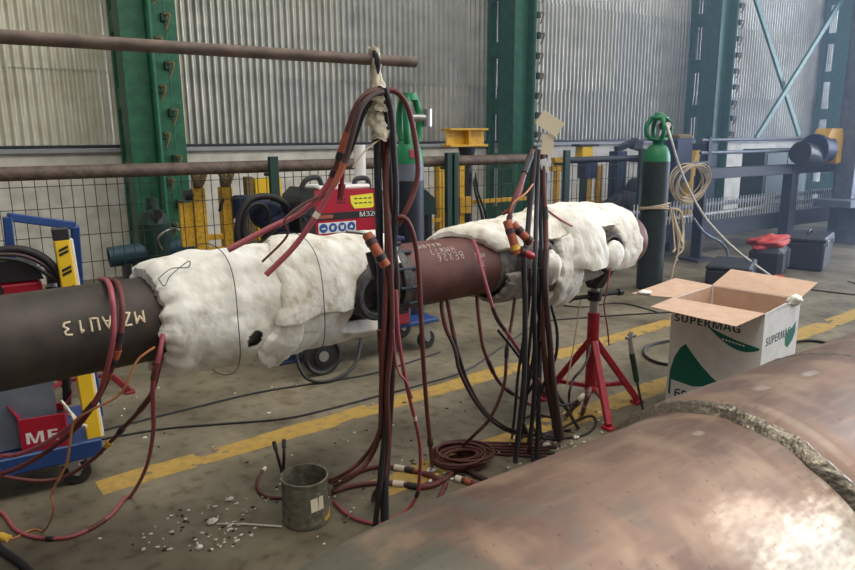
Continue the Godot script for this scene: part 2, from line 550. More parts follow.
func columns() -> void:
	var labs := ["green steel column at the left between corrugated wall bays", "green steel column in the middle behind the yellow beam head", "green steel column right of the dark gas bottle", "farthest green steel column beyond the cross bracing", "green steel column hidden behind the grey steel frame"]
	var xs := [1.33, 6.43, 11.05, 15.5, 20.0]
	for i in 5:
		var t := thing("steel_column", labs[i], "column", Vector3(xs[i], 0, -8.3), 0.0, "green steel columns along the wall")
		var st := mb()
		# rear leg on the wall, battens standing out from it, box leg in front with a tall lip
		box(st, T(Vector3(0.05, 4.0, 0.06)), Vector3(0.1, 8.0, 0.08), 0.004)
		put("rear_leg", st, mats["green steel"], t)
		for k in 10:
			st = mb()
			box(st, T(Vector3(0.02, 0.4 + 0.78 * k, 0.2)), Vector3(0.02, 0.22, 0.24), 0.003)
			put("batten", st, mats["green steel"], t)
		st = mb()
		box(st, T(Vector3(0.01, 4.0, 0.465)), Vector3(0.02, 8.0, 0.33), 0.004)
		put("side_plate", st, mats["green steel"], t)
		st = mb()
		box(st, T(Vector3(0.125, 4.0, 0.625)), Vector3(0.25, 8.0, 0.02), 0.004)
		put("front_plate", st, mats["green steel"], t)
		st = mb()
		box(st, T(Vector3(0.265, 4.0, 0.66)), Vector3(0.05, 8.0, 0.24), 0.02)
		put("flange_lip", st, mats["green steel"], t)
		st = mb()
		box(st, T(Vector3(0.38, 4.0, 0.52)), Vector3(0.2, 8.0, 0.015), 0.002)
		put("web", st, mats["green steel"], t)
		st = mb()
		box(st, T(Vector3(0.47, 4.0, 0.4)), Vector3(0.02, 8.0, 0.26), 0.004)
		box(st, T(Vector3(0.55, 4.0, 0.3)), Vector3(0.18, 8.0, 0.02), 0.004)
		put("right_flange", st, mats["green steel"], t)
		# cable clips with tan hooks
		for k in 11:
			var y := 0.6 + 0.24 * k
			if i > 0: y = 1.55 + 0.27 * k
			var cx := 0.45 if k % 2 else 0.35
			var cz := 0.56
			if i > 0:
				cx = 0.33 if k % 2 else 0.31
				cz = 0.77
			st = mb()
			box(st, T(Vector3(cx, y, cz)), Vector3(0.06, 0.09, 0.05), 0.008)
			var cl := put("clip", st, mats["dark green"], t)
			st = mb()
			tube(st, smooth_path(PackedVector3Array([Vector3(cx, y + 0.02, cz + 0.03), Vector3(cx + 0.05, y + 0.025, cz + 0.05), Vector3(cx + 0.04, y - 0.03, cz + 0.05), Vector3(cx + 0.01, y - 0.12, cz + 0.03)]), 5), 0.013, 6)
			put("hook", st, mats["tan clip"], cl)
	# cross bracing of the third bay
	var br := [[Vector3(11.3, 5.57, -8.0), Vector3(14.48, 1.52, -8.0)], [Vector3(12.78, 1.46, -7.9), Vector3(16.0, 4.9, -7.9)]]
	var bl := ["green diagonal wall brace falling to the right", "green diagonal wall brace rising to the right"]
	for i in 2:
		var st := mb()
		bar(st, br[i][0], br[i][1], 0.05, 0.1, 0.004)
		one("wall_brace", st, mats["green steel"], bl[i], "brace")

func fence() -> void:
	var t := thing("mesh_fence", "dark green wire mesh fence with flat posts behind the pipes", "fence", Vector3(0, 0, -6.0))
	var px := [-0.6, 2.23, 4.2, 5.87, 7.2]
	for i in 5:
		var st := mb()
		var w := 0.16 if i == 2 else 0.085
		if i == 2:
			box(st, T(Vector3(px[i] - 0.045, 0.68, 0)), Vector3(0.06, 1.36, 0.06), 0.004)
			box(st, T(Vector3(px[i] + 0.045, 0.68, 0)), Vector3(0.06, 1.36, 0.06), 0.004)
			box(st, T(Vector3(px[i], 0.67, -0.01)), Vector3(0.05, 1.3, 0.03), 0.004)
		else:
			box(st, T(Vector3(px[i], 0.68, 0)), Vector3(w, 1.36, 0.05), 0.004)
		box(st, T(Vector3(px[i], 0.01, 0)), Vector3(0.2, 0.02, 0.14), 0.003)
		var po := put("post", st, mats["dark green"], t)
		st = mb()
		box(st, T(Vector3(px[i], 1.195, -0.1)), Vector3(0.06, 0.03, 0.16), 0.003)
		put("bracket", st, mats["dark green"], po)
	for i in 4:
		var st := mb()
		var x: float = px[i] + 0.02
		while x < px[i + 1]:
			box(st, T(Vector3(x, 0.66, 0)), Vector3(0.006, 1.12, 0.006), 0.0)
			x += 0.083
		for y in [0.12, 0.34, 0.56, 0.78, 1.0, 1.17]:
			box(st, T(Vector3((px[i] + px[i + 1]) / 2, y, 0.005)), Vector3(px[i + 1] - px[i], 0.006, 0.006), 0.0)
		var o := put("wire_panel", st, mats["fence wire"], t)
		o.set_meta("kind", "stuff")
	var st2 := mb()
	var prof := [Vector2(0.042, -3.75), Vector2(0.055, -3.75), Vector2(0.055, 3.45), Vector2(0.042, 3.45), Vector2(0.042, -3.75)]
	lathe(st2, prof, Transform3D(Basis(Vector3(0, 0, 1), -PI / 2), Vector3(2.0, 1.268, -6.13)), 20)
	one("steel_pipe", st2, mats["rusty pipe"], "long rusty pipe lying along the top of the mesh fence", "pipe")
	st2 = mb()
	lathe(st2, [Vector2(0.03, -0.9), Vector2(0.04, -0.9), Vector2(0.04, 0.9), Vector2(0.03, 0.9), Vector2(0.03, -0.9)], Transform3D(Basis(Vector3(0, 0, 1), -PI / 2), Vector3(6.9, 1.235, -6.1)), 14)
	one("steel_pipe", st2, mats["dark steel"], "thin dark pipe along the fence left of the gas bottle", "pipe")

func vhead(parent: Node3D, x: float, y: float, z: float, m: Material) -> void:   # V-shaped pipe rest
	var st := mb()
	prism(st, PackedVector2Array([Vector2(-0.08, 0.1), Vector2(-0.05, 0.1), Vector2(0, 0.03), Vector2(0.05, 0.1), Vector2(0.08, 0.1), Vector2(0.03, -0.03), Vector2(-0.03, -0.03)]), 0.08, T(Vector3(x, y, z - 0.04)))
	put("pipe_rest", st, m, parent)

func back_gear() -> void:
	var Y: Material = mats["yellow paint"]
	# pair of yellow posts with a cross frame
	var t := thing("yellow_frame_stand", "yellow two-post frame stand behind the fence left of the red machine", "stand", Vector3(1.8, 0, -6.42))
	for x in [-0.15, 0.1]:
		var st := mb()
		box(st, T(Vector3(x, 0.54, 0)), Vector3(0.11, 1.08, 0.1), 0.006)
		box(st, T(Vector3(x, 0.015, 0)), Vector3(0.18, 0.03, 0.4), 0.004)
		put("post", st, Y, t)
		st = mb()
		box(st, T(Vector3(x, 1.14, 0.02)), Vector3(0.085, 0.12, 0.07), 0.01)
		put("jack_head", st, mats["tan clip"], t)
		vhead(t, x, 1.14, 0.28 - 0.2, mats["tan clip"])
	for y in [0.62, 0.5]:
		var st := mb()
		box(st, T(Vector3(0.0, y, 0.01)), Vector3(0.34, 0.05, 0.06), 0.004)
		put("cross_bar", st, Y, t)
	var st0 := mb()
	box(st0, T(Vector3(-0.27, 0.75, 0)), Vector3(0.12, 0.4, 0.05), 0.004)
	put("side_plate", st0, Y, t)
	st0 = mb()
	bar(st0, Vector3(0.02, 0.86, 0.06), Vector3(0.05, 0.98, 0.1), 0.03, 0.02)
	put("lever", st0, mats["black plastic"], t)
	st0 = mb()
	cyl(st0, Vector3(-0.27, 1.02, 0.0), Vector3(-0.15, 1.02, 0.0), 0.05, 14)
	put("roller", st0, mats["dark steel"], t)
	# dark teal pipe lying by the wall, green drum pump beside it
	var st := mb()
	lathe(st, [Vector2(0.07, -0.4), Vector2(0.1, -0.4), Vector2(0.1, 0.4), Vector2(0.07, 0.4), Vector2(0.07, -0.4)], Transform3D(Basis(Vector3(0, 0, 1), -PI / 2 + 0.06), Vector3(1.35, 0.42, -7.2)), 18)
	var tp := thing("pipe_trestle", "teal pipe lying on low feet by the wall", "pipe", Vector3(1.35, 0, -7.2))
	var pp := put("pipe", st, mats["teal blue"], tp)
	pp.position = Vector3(-1.35, 0, 7.2)
	for x in [-0.25, 0.25]:
		st = mb()
		box(st, T(Vector3(x, 0.165, 0)), Vector3(0.06, 0.33, 0.2), 0.004)
		put("foot", st, mats["dark steel"], tp)
	t = thing("green_pump", "dark green pump body with round gauge behind the yellow frame", "pump", Vector3(1.40, 0, -7.22))
	st = mb()
	lathe(st, [Vector2(0.0, 0.0), Vector2(0.16, 0.0), Vector2(0.16, 0.7), Vector2(0.1, 0.82), Vector2(0.06, 0.84), Vector2(0.06, 0.95), Vector2(0.0, 0.95)], Transform3D(), 20)
	put("body", st, mats["dark green"], t)
	st = mb()
	cyl(st, Vector3(0, 0.8, 0.12), Vector3(0, 0.8, 0.2), 0.05, 16)
	put("gauge", st, mats["black plastic"], t)
	st = mb()
	tube(st, smooth_path(PackedVector3Array([Vector3(0.02, 0.45, 0.17), Vector3(-0.02, 0.58, 0.25), Vector3(0.12, 0.66, 0.25), Vector3(0.25, 0.6, 0.2)])), 0.012, 8)
	put("hose", st, mats["silver"], t)
	# dark hydraulic jack
	t = thing("bottle_jack", "black cylinder jack between yellow frame and yellow plate", "jack", Vector3(2.02, 0, -6.35))
	st = mb()
	lathe(st, [Vector2(0.0, 0.0), Vector2(0.1, 0.0), Vector2(0.1, 0.04), Vector2(0.055, 0.05), Vector2(0.055, 0.8), Vector2(0.0, 0.8)], Transform3D(), 18)
	put("body", st, mats["black plastic"], t)
	st = mb()
	lathe(st, [Vector2(0.055, 0.78), Vector2(0.08, 0.79), Vector2(0.08, 0.98), Vector2(0.06, 1.0), Vector2(0.0, 1.0)], Transform3D(), 18)
	put("head", st, mats["deep blue"], t)
	# yellow plate with an olive upright
	t = thing("yellow_plate_stand", "bright yellow upright plate beside an olive post behind the fence", "stand", Vector3(2.3, 0, -6.55))
	st = mb()
	box(st, T(Vector3(0.06, 0.62, 0)), Vector3(0.27, 1.04, 0.08), 0.005)
	put("plate", st, mats["bright yellow"], t)
	st = mb()
	box(st, T(Vector3(-0.13, 0.58, 0)), Vector3(0.07, 1.16, 0.1), 0.005)
	put("post", st, mats["tan clip"], t)
	st = mb()
	box(st, T(Vector3(0, 0.05, 0)), Vector3(0.5, 0.1, 0.3), 0.006)
	put("foot", st, mats["dark steel"], t)
	# yellow beam head on a dark post and yellow frame
	t = thing("yellow_beam_jack", "yellow beam-headed jack stand beside the middle column", "jack", Vector3(4.75, 0, -6.75))
	st = mb()
	for s in [-1, 1]:
		box(st, T(Vector3(0.17, 1.515 + 0.095 * s, 0.0)), Vector3(0.56, 0.025, 0.2), 0.004)
	box(st, T(Vector3(0.17, 1.515, 0.0)), Vector3(0.56, 0.18, 0.02), 0.003)
	box(st, T(Vector3(0.17, 1.515, 0.0)), Vector3(0.02, 0.18, 0.19), 0.003)
	put("beam_head", st, Y, t)
	st = mb()
	cyl(st, Vector3(0.2, 1.24, 0), Vector3(0.2, 1.41, 0), 0.075, 14, 0.11)
	cyl(st, Vector3(0.2, 0.5, 0), Vector3(0.2, 1.26, 0), 0.055, 14)
	put("screw_post", st, mats["dark steel"], t)
	st = mb()
	box(st, T(Vector3(-0.17, 0.6, 0.0)), Vector3(0.15, 1.2, 0.12), 0.006)
	box(st, T(Vector3(0.06, 0.65, 0.02)), Vector3(0.12, 1.2, 0.1), 0.006)
	put("frame_post", st, Y, t)
	st = mb()
	box(st, T(Vector3(0.1, 0.72, 0.09)), Vector3(0.16, 0.2, 0.06), 0.006)
	box(st, T(Vector3(0.6, 0.745, 0.05)), Vector3(1.0, 0.05, 0.05), 0.004)
	box(st, T(Vector3(-0.35, 0.56, 0.06)), Vector3(0.7, 0.04, 0.05), 0.004)
	put("cross_bar", st, Y, t)
	st = mb()
	box(st, T(Vector3(0.1, 0.02, 0)), Vector3(0.7, 0.04, 0.4), 0.004)
	put("base_plate", st, Y, t)
	for k in 2:
		st = mb()
		tube(st, smooth_path(PackedVector3Array([Vector3(0.24 + 0.03 * k, 1.1, 0.07), Vector3(0.26 + 0.04 * k, 0.85, 0.1), Vector3(0.35 + 0.06 * k, 0.6, 0.1), Vector3(0.4 + 0.06 * k, 0.3, 0.1)])), 0.014, 8)
		put("hose", st, mats["black rubber"], t)
	st = mb()
	box(st, T(Vector3(0.235, 1.04, 0.07)), Vector3(0.05, 0.12, 0.04), 0.008)
	put("valve", st, mats["silver"], t)
	# olive green block hanging in the frame
	t = thing("green_clamp", "dull green clamp block behind the fence next to the yellow frame", "clamp", Vector3(4.02, 0, -6.38))
	st = mb()
	prism(st, PackedVector2Array([Vector2(-0.25, 0.68), Vector2(0.2, 0.68), Vector2(0.17, 0.86), Vector2(0.05, 0.96), Vector2(-0.2, 0.98), Vector2(-0.27, 0.85)]), 0.14, T(Vector3(0, 0, -0.07)))
	put("body", st, mats["dark green"], t)
	st = mb()
	for x in [-0.18, 0.12]:
		box(st, T(Vector3(x, 0.34, 0)), Vector3(0.06, 0.68, 0.08), 0.004)
	put("leg", st, mats["dark steel"], t)
	# gear right of the second cable bundle
	t = thing("yellow_screw_jack", "small yellow screw jack just right of the card tag", "jack", Vector3(6.4, 0, -6.72))
	st = mb()
	cyl(st, Vector3(0, 0.02, 0), Vector3(0, 1.12, 0), 0.045, 12)
	box(st, T(Vector3(0, 0.02, 0)), Vector3(0.36, 0.04, 0.36), 0.005)
	put("post", st, Y, t)
	st = mb()
	box(st, T(Vector3(0.0, 1.1, 0)), Vector3(0.2, 0.06, 0.1), 0.008)
	put("collar", st, Y, t)
	vhead(t, 0, 1.15, 0, Y)
	t = thing("yellow_frame_stand", "yellow V-headed frame stand between green post and dark blue post", "stand", Vector3(6.95, 0, -6.75))
	for x in [0.08, 0.3]:
		st = mb()
		box(st, T(Vector3(x - 0.02, 0.56, 0)), Vector3(0.09, 1.12, 0.08), 0.006)
		put("post", st, Y, t)
	vhead(t, 0.06, 1.2, 0, mats["plug white"])
	st = mb()
	box(st, T(Vector3(0.0, 0.62, 0.02)), Vector3(0.7, 0.05, 0.06), 0.004)
	box(st, T(Vector3(0.0, 0.42, 0.02)), Vector3(0.7, 0.05, 0.06), 0.004)
	put("cross_bar", st, Y, t)
	t = thing("yellow_hoist_block", "yellow box block with dark blue lower half on a post", "hoist", Vector3(6.72, 0, -6.55))
	st = mb()
	box(st, T(Vector3(0, 1.29, 0)), Vector3(0.2, 0.2, 0.14), 0.01)
	put("housing", st, mats["bright yellow"], t)
	st = mb()
	box(st, T(Vector3(0.08, 1.08, 0)), Vector3(0.24, 0.22, 0.14), 0.01)
	put("motor", st, mats["deep blue"], t)
	st = mb()
	box(st, T(Vector3(0.02, 1.405, 0)), Vector3(0.36, 0.03, 0.16), 0.006)
	put("cap", st, mats["black plastic"], t)
	st = mb()
	box(st, T(Vector3(0.0, 0.5, 0)), Vector3(0.07, 1.0, 0.07), 0.004)
	put("post", st, mats["dark green"], t)
	t = thing("blue_swing_jack", "dark blue post with short swing arm left of the gas bottle", "jack", Vector3(7.32, 0, -6.5))
	st = mb()
	box(st, T(Vector3(0, 0.66, 0)), Vector3(0.2, 1.32, 0.16), 0.01)
	put("post", st, mats["deep blue"], t)
	st = mb()
	bar(st, Vector3(-0.05, 1.34, 0), Vector3(0.3, 1.46, 0.05), 0.09, 0.08, 0.01)
	bar(st, Vector3(0.22, 1.42, 0.04), Vector3(0.4, 1.38, 0.04), 0.1, 0.14, 0.01)
	put("arm", st, mats["dark steel"], t)
	st = mb()
	lump(st, Vector3(0.05, 0.55, 0.1), Vector3(0.38, 0.24, 0.2), 0.35, 3.0, 21)
	lump(st, Vector3(0.22, 0.8, 0.1), Vector3(0.1, 0.16, 0.1), 0.2, 3.0, 22)
	put("cover_cloth", st, mats["black strap"], t)
	t = thing("mesh_bin", "grey sheet bin standing behind the gas bottle", "bin", Vector3(8.2, 0, -6.5))
	st = mb()
	for s in [-1, 1]:
		box(st, T(Vector3(0.26 * s, 0.45, 0)), Vector3(0.04, 0.9, 0.3), 0.004)
	box(st, T(Vector3(0, 0.9, 0)), Vector3(0.56, 0.04, 0.32), 0.006)
	put("frame", st, mats["dark steel"], t)
	st = mb()
	box(st, T(Vector3(0, 0.46, 0.08)), Vector3(0.5, 0.82, 0.02), 0.0)
	put("panel", st, mats["steel grey"], t)

func lump(st: SurfaceTool, c: Vector3, r: Vector3, amp: float, freq: float, sd: int, nu := 20, nv := 12) -> void:   # soft irregular heap
	st.set_smooth_group(0)
	var g := []
	for i in nv + 1:
		var row := PackedVector3Array()
		var th := PI * i / nv
		for k in nu:
			var ph := TAU * k / nu
			var d := Vector3(sin(th) * cos(ph), cos(th), sin(th) * sin(ph))
			var q := 1.0 + amp * nz.get_noise_3d(d.x * 60.0 * freq / 3.0 + sd * 31.0, d.y * 60.0 * freq / 3.0, d.z * 60.0 * freq / 3.0 + sd * 7.0)
			row.append(c + d * r * q)
		g.append(row)
	for i in nv:
		for k in nu:
			var k2 := (k + 1) % nu
			if i > 0: tri(st, g[i][k], g[i][k2], g[i + 1][k2])
			if i < nv - 1: tri(st, g[i][k], g[i + 1][k2], g[i + 1][k])

func bench() -> void:
	# dark steel roller bench at the right
	var t := thing("roller_bench", "long dark steel roller bench with rails at the right", "bench", Vector3(0, 0, -5.2))
	var st := mb()
	for d in [[7.35, 0.05], [9.32, 0.16], [12.6, 0.12]]:
		box(st, T(Vector3(d[0], 0.55, 0)), Vector3(d[1], 1.1, 0.14), 0.006)
		box(st, T(Vector3(d[0], 0.015, 0)), Vector3(0.34, 0.03, 0.3), 0.004)
		put("leg", st, mats["dark steel"], t)
		st = mb()
	box(st, T(Vector3(10.0, 1.06, 0)), Vector3(5.4, 0.13, 0.12), 0.006)
	put("beam", st, mats["dark steel"], t)
	for d in [[1.46, 0.02], [1.31, 0.022]]:
		st = mb()
		cyl(st, Vector3(7.25, d[0], 0.03), Vector3(12.7, d[0], 0.03), d[1], 10)
		put("hand_rail", st, mats["steel grey"], t)
	for x in [7.4, 12.5]:
		st = mb()
		box(st, T(Vector3(x, 1.3, 0.03)), Vector3(0.06, 0.4, 0.05), 0.004)
		put("rail_post", st, mats["dark steel"], t)
	st = mb()
	bar(st, Vector3(7.36, 1.2, 0.06), Vector3(6.6, 1.2, 0.26), 0.03, 0.03, 0.003)
	put("hook_arm", st, mats["dark steel"], t)
	st = mb()
	box(st, T(Vector3(9.6, 0.34, -0.3)), Vector3(6.6, 0.22, 0.3), 0.006)
	put("base_beam", st, mats["dark steel"], t)
	for y in [0.60, 0.72]:
		st = mb()
		cyl(st, Vector3(6.3, y - 0.1, -0.2), Vector3(12.9, y, -0.2), 0.03, 10)
		put("roller_rail", st, mats["silver"] if y < 0.65 else mats["steel grey"], t)
	st = mb()
	var x := 6.35
	while x < 12.9:
		box(st, T(Vector3(x, 0.58, -0.16)), Vector3(0.008, 0.3, 0.008), 0.0)
		x += 0.06
	put("guard_wire", st, mats["white paint"], t).set_meta("kind", "stuff")
	# blue drive unit at its near end
	t = thing("drive_unit", "dark blue drive unit with tan cap at bench end", "machine", Vector3(7.68, 0, -5.86))
	st = mb()
	box(st, T(Vector3(0, 1.2, 0)), Vector3(0.34, 0.56, 0.3), 0.02)
	put("housing", st, mats["deep blue"], t)
	st = mb()
	box(st, T(Vector3(0.05, 1.5, 0)), Vector3(0.3, 0.07, 0.24), 0.02)
	put("cap", st, mats["tan clip"], t)
	st = mb()
	box(st, T(Vector3(0, 0.46, 0)), Vector3(0.16, 0.92, 0.16), 0.01)
	put("pedestal", st, mats["dark steel"], t)
	# clamp motor on the rails
	t = thing("clamp_motor", "yellow clamp with black motor riding on the bench rails", "motor", Vector3(9.55, 1.125, -5.15))
	st = mb()
	lathe(st, [Vector2(0.0, -0.3), Vector2(0.13, -0.3), Vector2(0.15, -0.24), Vector2(0.15, 0.2), Vector2(0.0, 0.2)], Transform3D(Basis(Vector3(0, 0, 1), PI / 2 - 0.15), Vector3(-0.25, 0.13, 0.16)), 18)
	put("motor", st, mats["black plastic"], t)
	st = mb()
	lathe(st, [Vector2(0.0, -0.12), Vector2(0.2, -0.12), Vector2(0.2, 0.12), Vector2(0.0, 0.12)], Transform3D(Basis(Vector3(0, 0, 1), PI / 2), Vector3(0.0, 0.2, 0.16)), 20)
	put("gearbox", st, mats["deep blue"], t)
	st = mb()
	prism(st, PackedVector2Array([Vector2(-0.05, 0.36), Vector2(0.02, 0.47), Vector2(0.3, 0.47), Vector2(0.34, 0.36), Vector2(0.34, 0.02), Vector2(0.22, 0.0), Vector2(0.2, 0.3), Vector2(0.0, 0.34)]), 0.2, T(Vector3(0, 0, 0.1)))
	put("clamp", st, mats["yellow paint"], t)
	st = mb()
	box(st, T(Vector3(0.05, 0.02, 0.08)), Vector3(0.4, 0.04, 0.2), 0.004)
	put("saddle", st, mats["dark steel"], t)
	# yellow rest behind the bench
	t = thing("yellow_screw_jack", "yellow V-rest jack seen through the bench rails", "jack", Vector3(9.0, 0, -6.6))
	st = mb()
	cyl(st, Vector3(0, 0, 0), Vector3(0, 1.1, 0), 0.08, 12)
	box(st, T(Vector3(0, 0.02, 0)), Vector3(0.4, 0.04, 0.4), 0.005)
	put("post", st, mats["yellow paint"], t)
	st = mb()
	prism(st, PackedVector2Array([Vector2(-0.3, 0.95), Vector2(-0.2, 1.05), Vector2(0, 1.02), Vector2(0.1, 1.3), Vector2(0.2, 1.3), Vector2(0.12, 0.92)]), 0.1, T(Vector3(0, 0, -0.05)))
	put("arm", st, mats["yellow paint"], t)
	t = thing("dark_cabinet", "dark narrow cabinet standing behind the roller bench", "cabinet", Vector3(9.75, 0, -6.9))
	st = mb()
	box(st, T(Vector3(0, 0.7, 0)), Vector3(0.32, 1.4, 0.3), 0.01)
	put("body", st, mats["deep blue"], t)
	st = mb()
	box(st, T(Vector3(0.0, 0.75, 0.155)), Vector3(0.26, 1.1, 0.012), 0.004)
	put("door", st, mats["dark steel"], t)
	t = thing("green_cabinet", "dark green low cabinet behind the bench motor", "cabinet", Vector3(11.3, 0, -6.6))
	st = mb()
	box(st, T(Vector3(0, 0.65, 0)), Vector3(1.3, 1.3, 0.4), 0.01)
	put("body", st, mats["dark green"], t)
	st = mb()
	box(st, T(Vector3(-0.3, 0.65, 0.205)), Vector3(0.58, 1.16, 0.012), 0.004)
	box(st, T(Vector3(0.3, 0.65, 0.205)), Vector3(0.58, 1.16, 0.012), 0.004)
	put("door", st, mats["dark green"], t)
	# grey steel frame at the right edge
	t = thing("steel_panel_frame", "tall blue-grey ribbed steel frame at the right edge", "frame", Vector3(9.93, 0, -4.9))
	st = mb()
	box(st, T(Vector3(0.05, 2.3, 0.1)), Vector3(0.1, 3.3, 0.24), 0.006)
	put("upright", st, mats["steel grey"], t)
	st = mb()
	box(st, T(Vector3(1.0, 2.3, -0.05)), Vector3(1.9, 3.3, 0.03), 0.002)
	put("sheet", st, mats["steel grey"], t)
	for y in [0.95, 1.44, 1.95, 2.5, 3.1]:
		st = mb()
		box(st, T(Vector3(1.0, y, 0.06)), Vector3(1.9, 0.04, 0.18), 0.004)
		put("rib", st, mats["steel grey"], t)
	st = mb()
	box(st, T(Vector3(0.8, 0.6, 0.12)), Vector3(2.2, 0.1, 0.5), 0.008)
	put("ledge", st, mats["steel grey"], t)
	st = mb()
	box(st, T(Vector3(0.9, 0.28, 0.05)), Vector3(1.4, 0.56, 0.4), 0.008)
	put("plinth", st, mats["steel grey"], t)
	st = mb()
	box(st, T(Vector3(0.02, 1.78, 0.235)), Vector3(0.05, 0.14, 0.02), 0.004)
	put("lamp_marker", st, mats["white paint"], t)

# ------------------------------------------------------------------ the insulated pipe spool
const SP := Vector3(0, 0.938, -2.2424)
const ST := 0.1134
const RX := Basis(Vector3(0, 1, 0), Vector3(1, 0, 0), Vector3(0, 0, -1))   # turns the lathe's Y into X

func round_x(st: SurfaceTool, prof: Array, sides := 40, smooth := false) -> void:   # profile (r, x) round local X
	var q := []
	for e in prof: q.append(Vector2(e[0], e[1]))
	lathe(st, q, Transform3D(Basis(Vector3(0, 0, 1), -PI / 2), Vector3.ZERO), sides, smooth)

func round_z(st: SurfaceTool, prof: Array, at: Vector3, sides := 32, tilt := 0.0) -> void:   # profile (r, z) round local Z
	var q := []
	for e in prof: q.append(Vector2(e[0], e[1]))
	lathe(st, q, Transform3D(Basis(Vector3(1, 0, 0), PI / 2 + tilt), at), sides)

const GLYPH := {
	"M": [[0, 0, 0, 1, 0.5, 0.4, 1, 1, 1, 0]], "Z": [[0, 1, 0.9, 1, 0.05, 0, 0.95, 0]], "A": [[0, 0, 0.5, 1, 1, 0], [0.2, 0.4, 0.8, 0.4]],
	"U": [[0, 1, 0.02, 0.05, 0.85, 0, 0.85, 1]], "1": [[0.2, 0.75, 0.55, 1, 0.5, 0]], "3": [[0, 1, 0.7, 0.95, 0.8, 0.7, 0.35, 0.52, 0.85, 0.3, 0.7, 0.05, 0, 0]],
	"B": [[0, 0, 0, 1, 0.6, 0.95, 0.65, 0.6, 0, 0.52, 0.8, 0.4, 0.75, 0.05, 0, 0]], "E": [[0.8, 1, 0, 1, 0, 0, 0.8, 0], [0, 0.5, 0.6, 0.5]], "X": [[0, 0, 0.8, 1], [0, 1, 0.8, 0]],
	"2": [[0, 0.8, 0.4, 1, 0.75, 0.75, 0, 0, 0.8, 0]], "6": [[0.7, 1, 0.1, 0.5, 0.1, 0.1, 0.6, 0.02, 0.7, 0.4, 0.15, 0.5]], "H": [[0, 0, 0, 1], [0.8, 0, 0.8, 1], [0, 0.5, 0.8, 0.5]],
	"W": [[0, 1, 0.25, 0, 0.5, 0.7, 0.75, 0, 1, 1]], "7": [[0, 1, 0.8, 1, 0.3, 0]], "N": [[0, 0, 0, 1, 0.8, 0, 0.8, 1]], "T": [[0, 1, 0.9, 1], [0.45, 1, 0.4, 0]], "V": [[0, 1, 0.4, 0, 0.8, 1]],
}

# chalk strokes on a round of radius r: text runs towards -x, upside down, drawn as thin ridges of chalk
func chalk(parent: Node, text: String, x0: float, th0: float, h: float, r: float, m: Material, w := 0.0035) -> void:
	var st := mb()
	var cx := 0.0
	for ch in text:
		if ch == " ":
			cx += 0.5
			continue
		for line in GLYPH[ch]:
			var pts := PackedVector3Array()
			var flatp: Array = line
			for i in range(0, flatp.size(), 2):
				var gx: float = flatp[i] * 0.62 + cx
				var gy: float = flatp[i + 1]
				if i >= 2:
					var px: float = flatp[i - 2] * 0.62 + cx
					var py: float = flatp[i - 1]
					for k in range(1, 4):
						pts.append(_on_round(x0 - lerpf(px, gx, k / 4.0) * h, th0 + lerpf(py, gy, k / 4.0) * h / r, r))
				pts.append(_on_round(x0 - gx * h, th0 + gy * h / r, r))
			tube(st, pts, w, 5)
		cx += 0.95
	put("chalk_writing", st, m, parent)

func _on_round(x: float, th: float, r: float) -> Vector3:
	return Vector3(x, r * cos(th), r * sin(th))

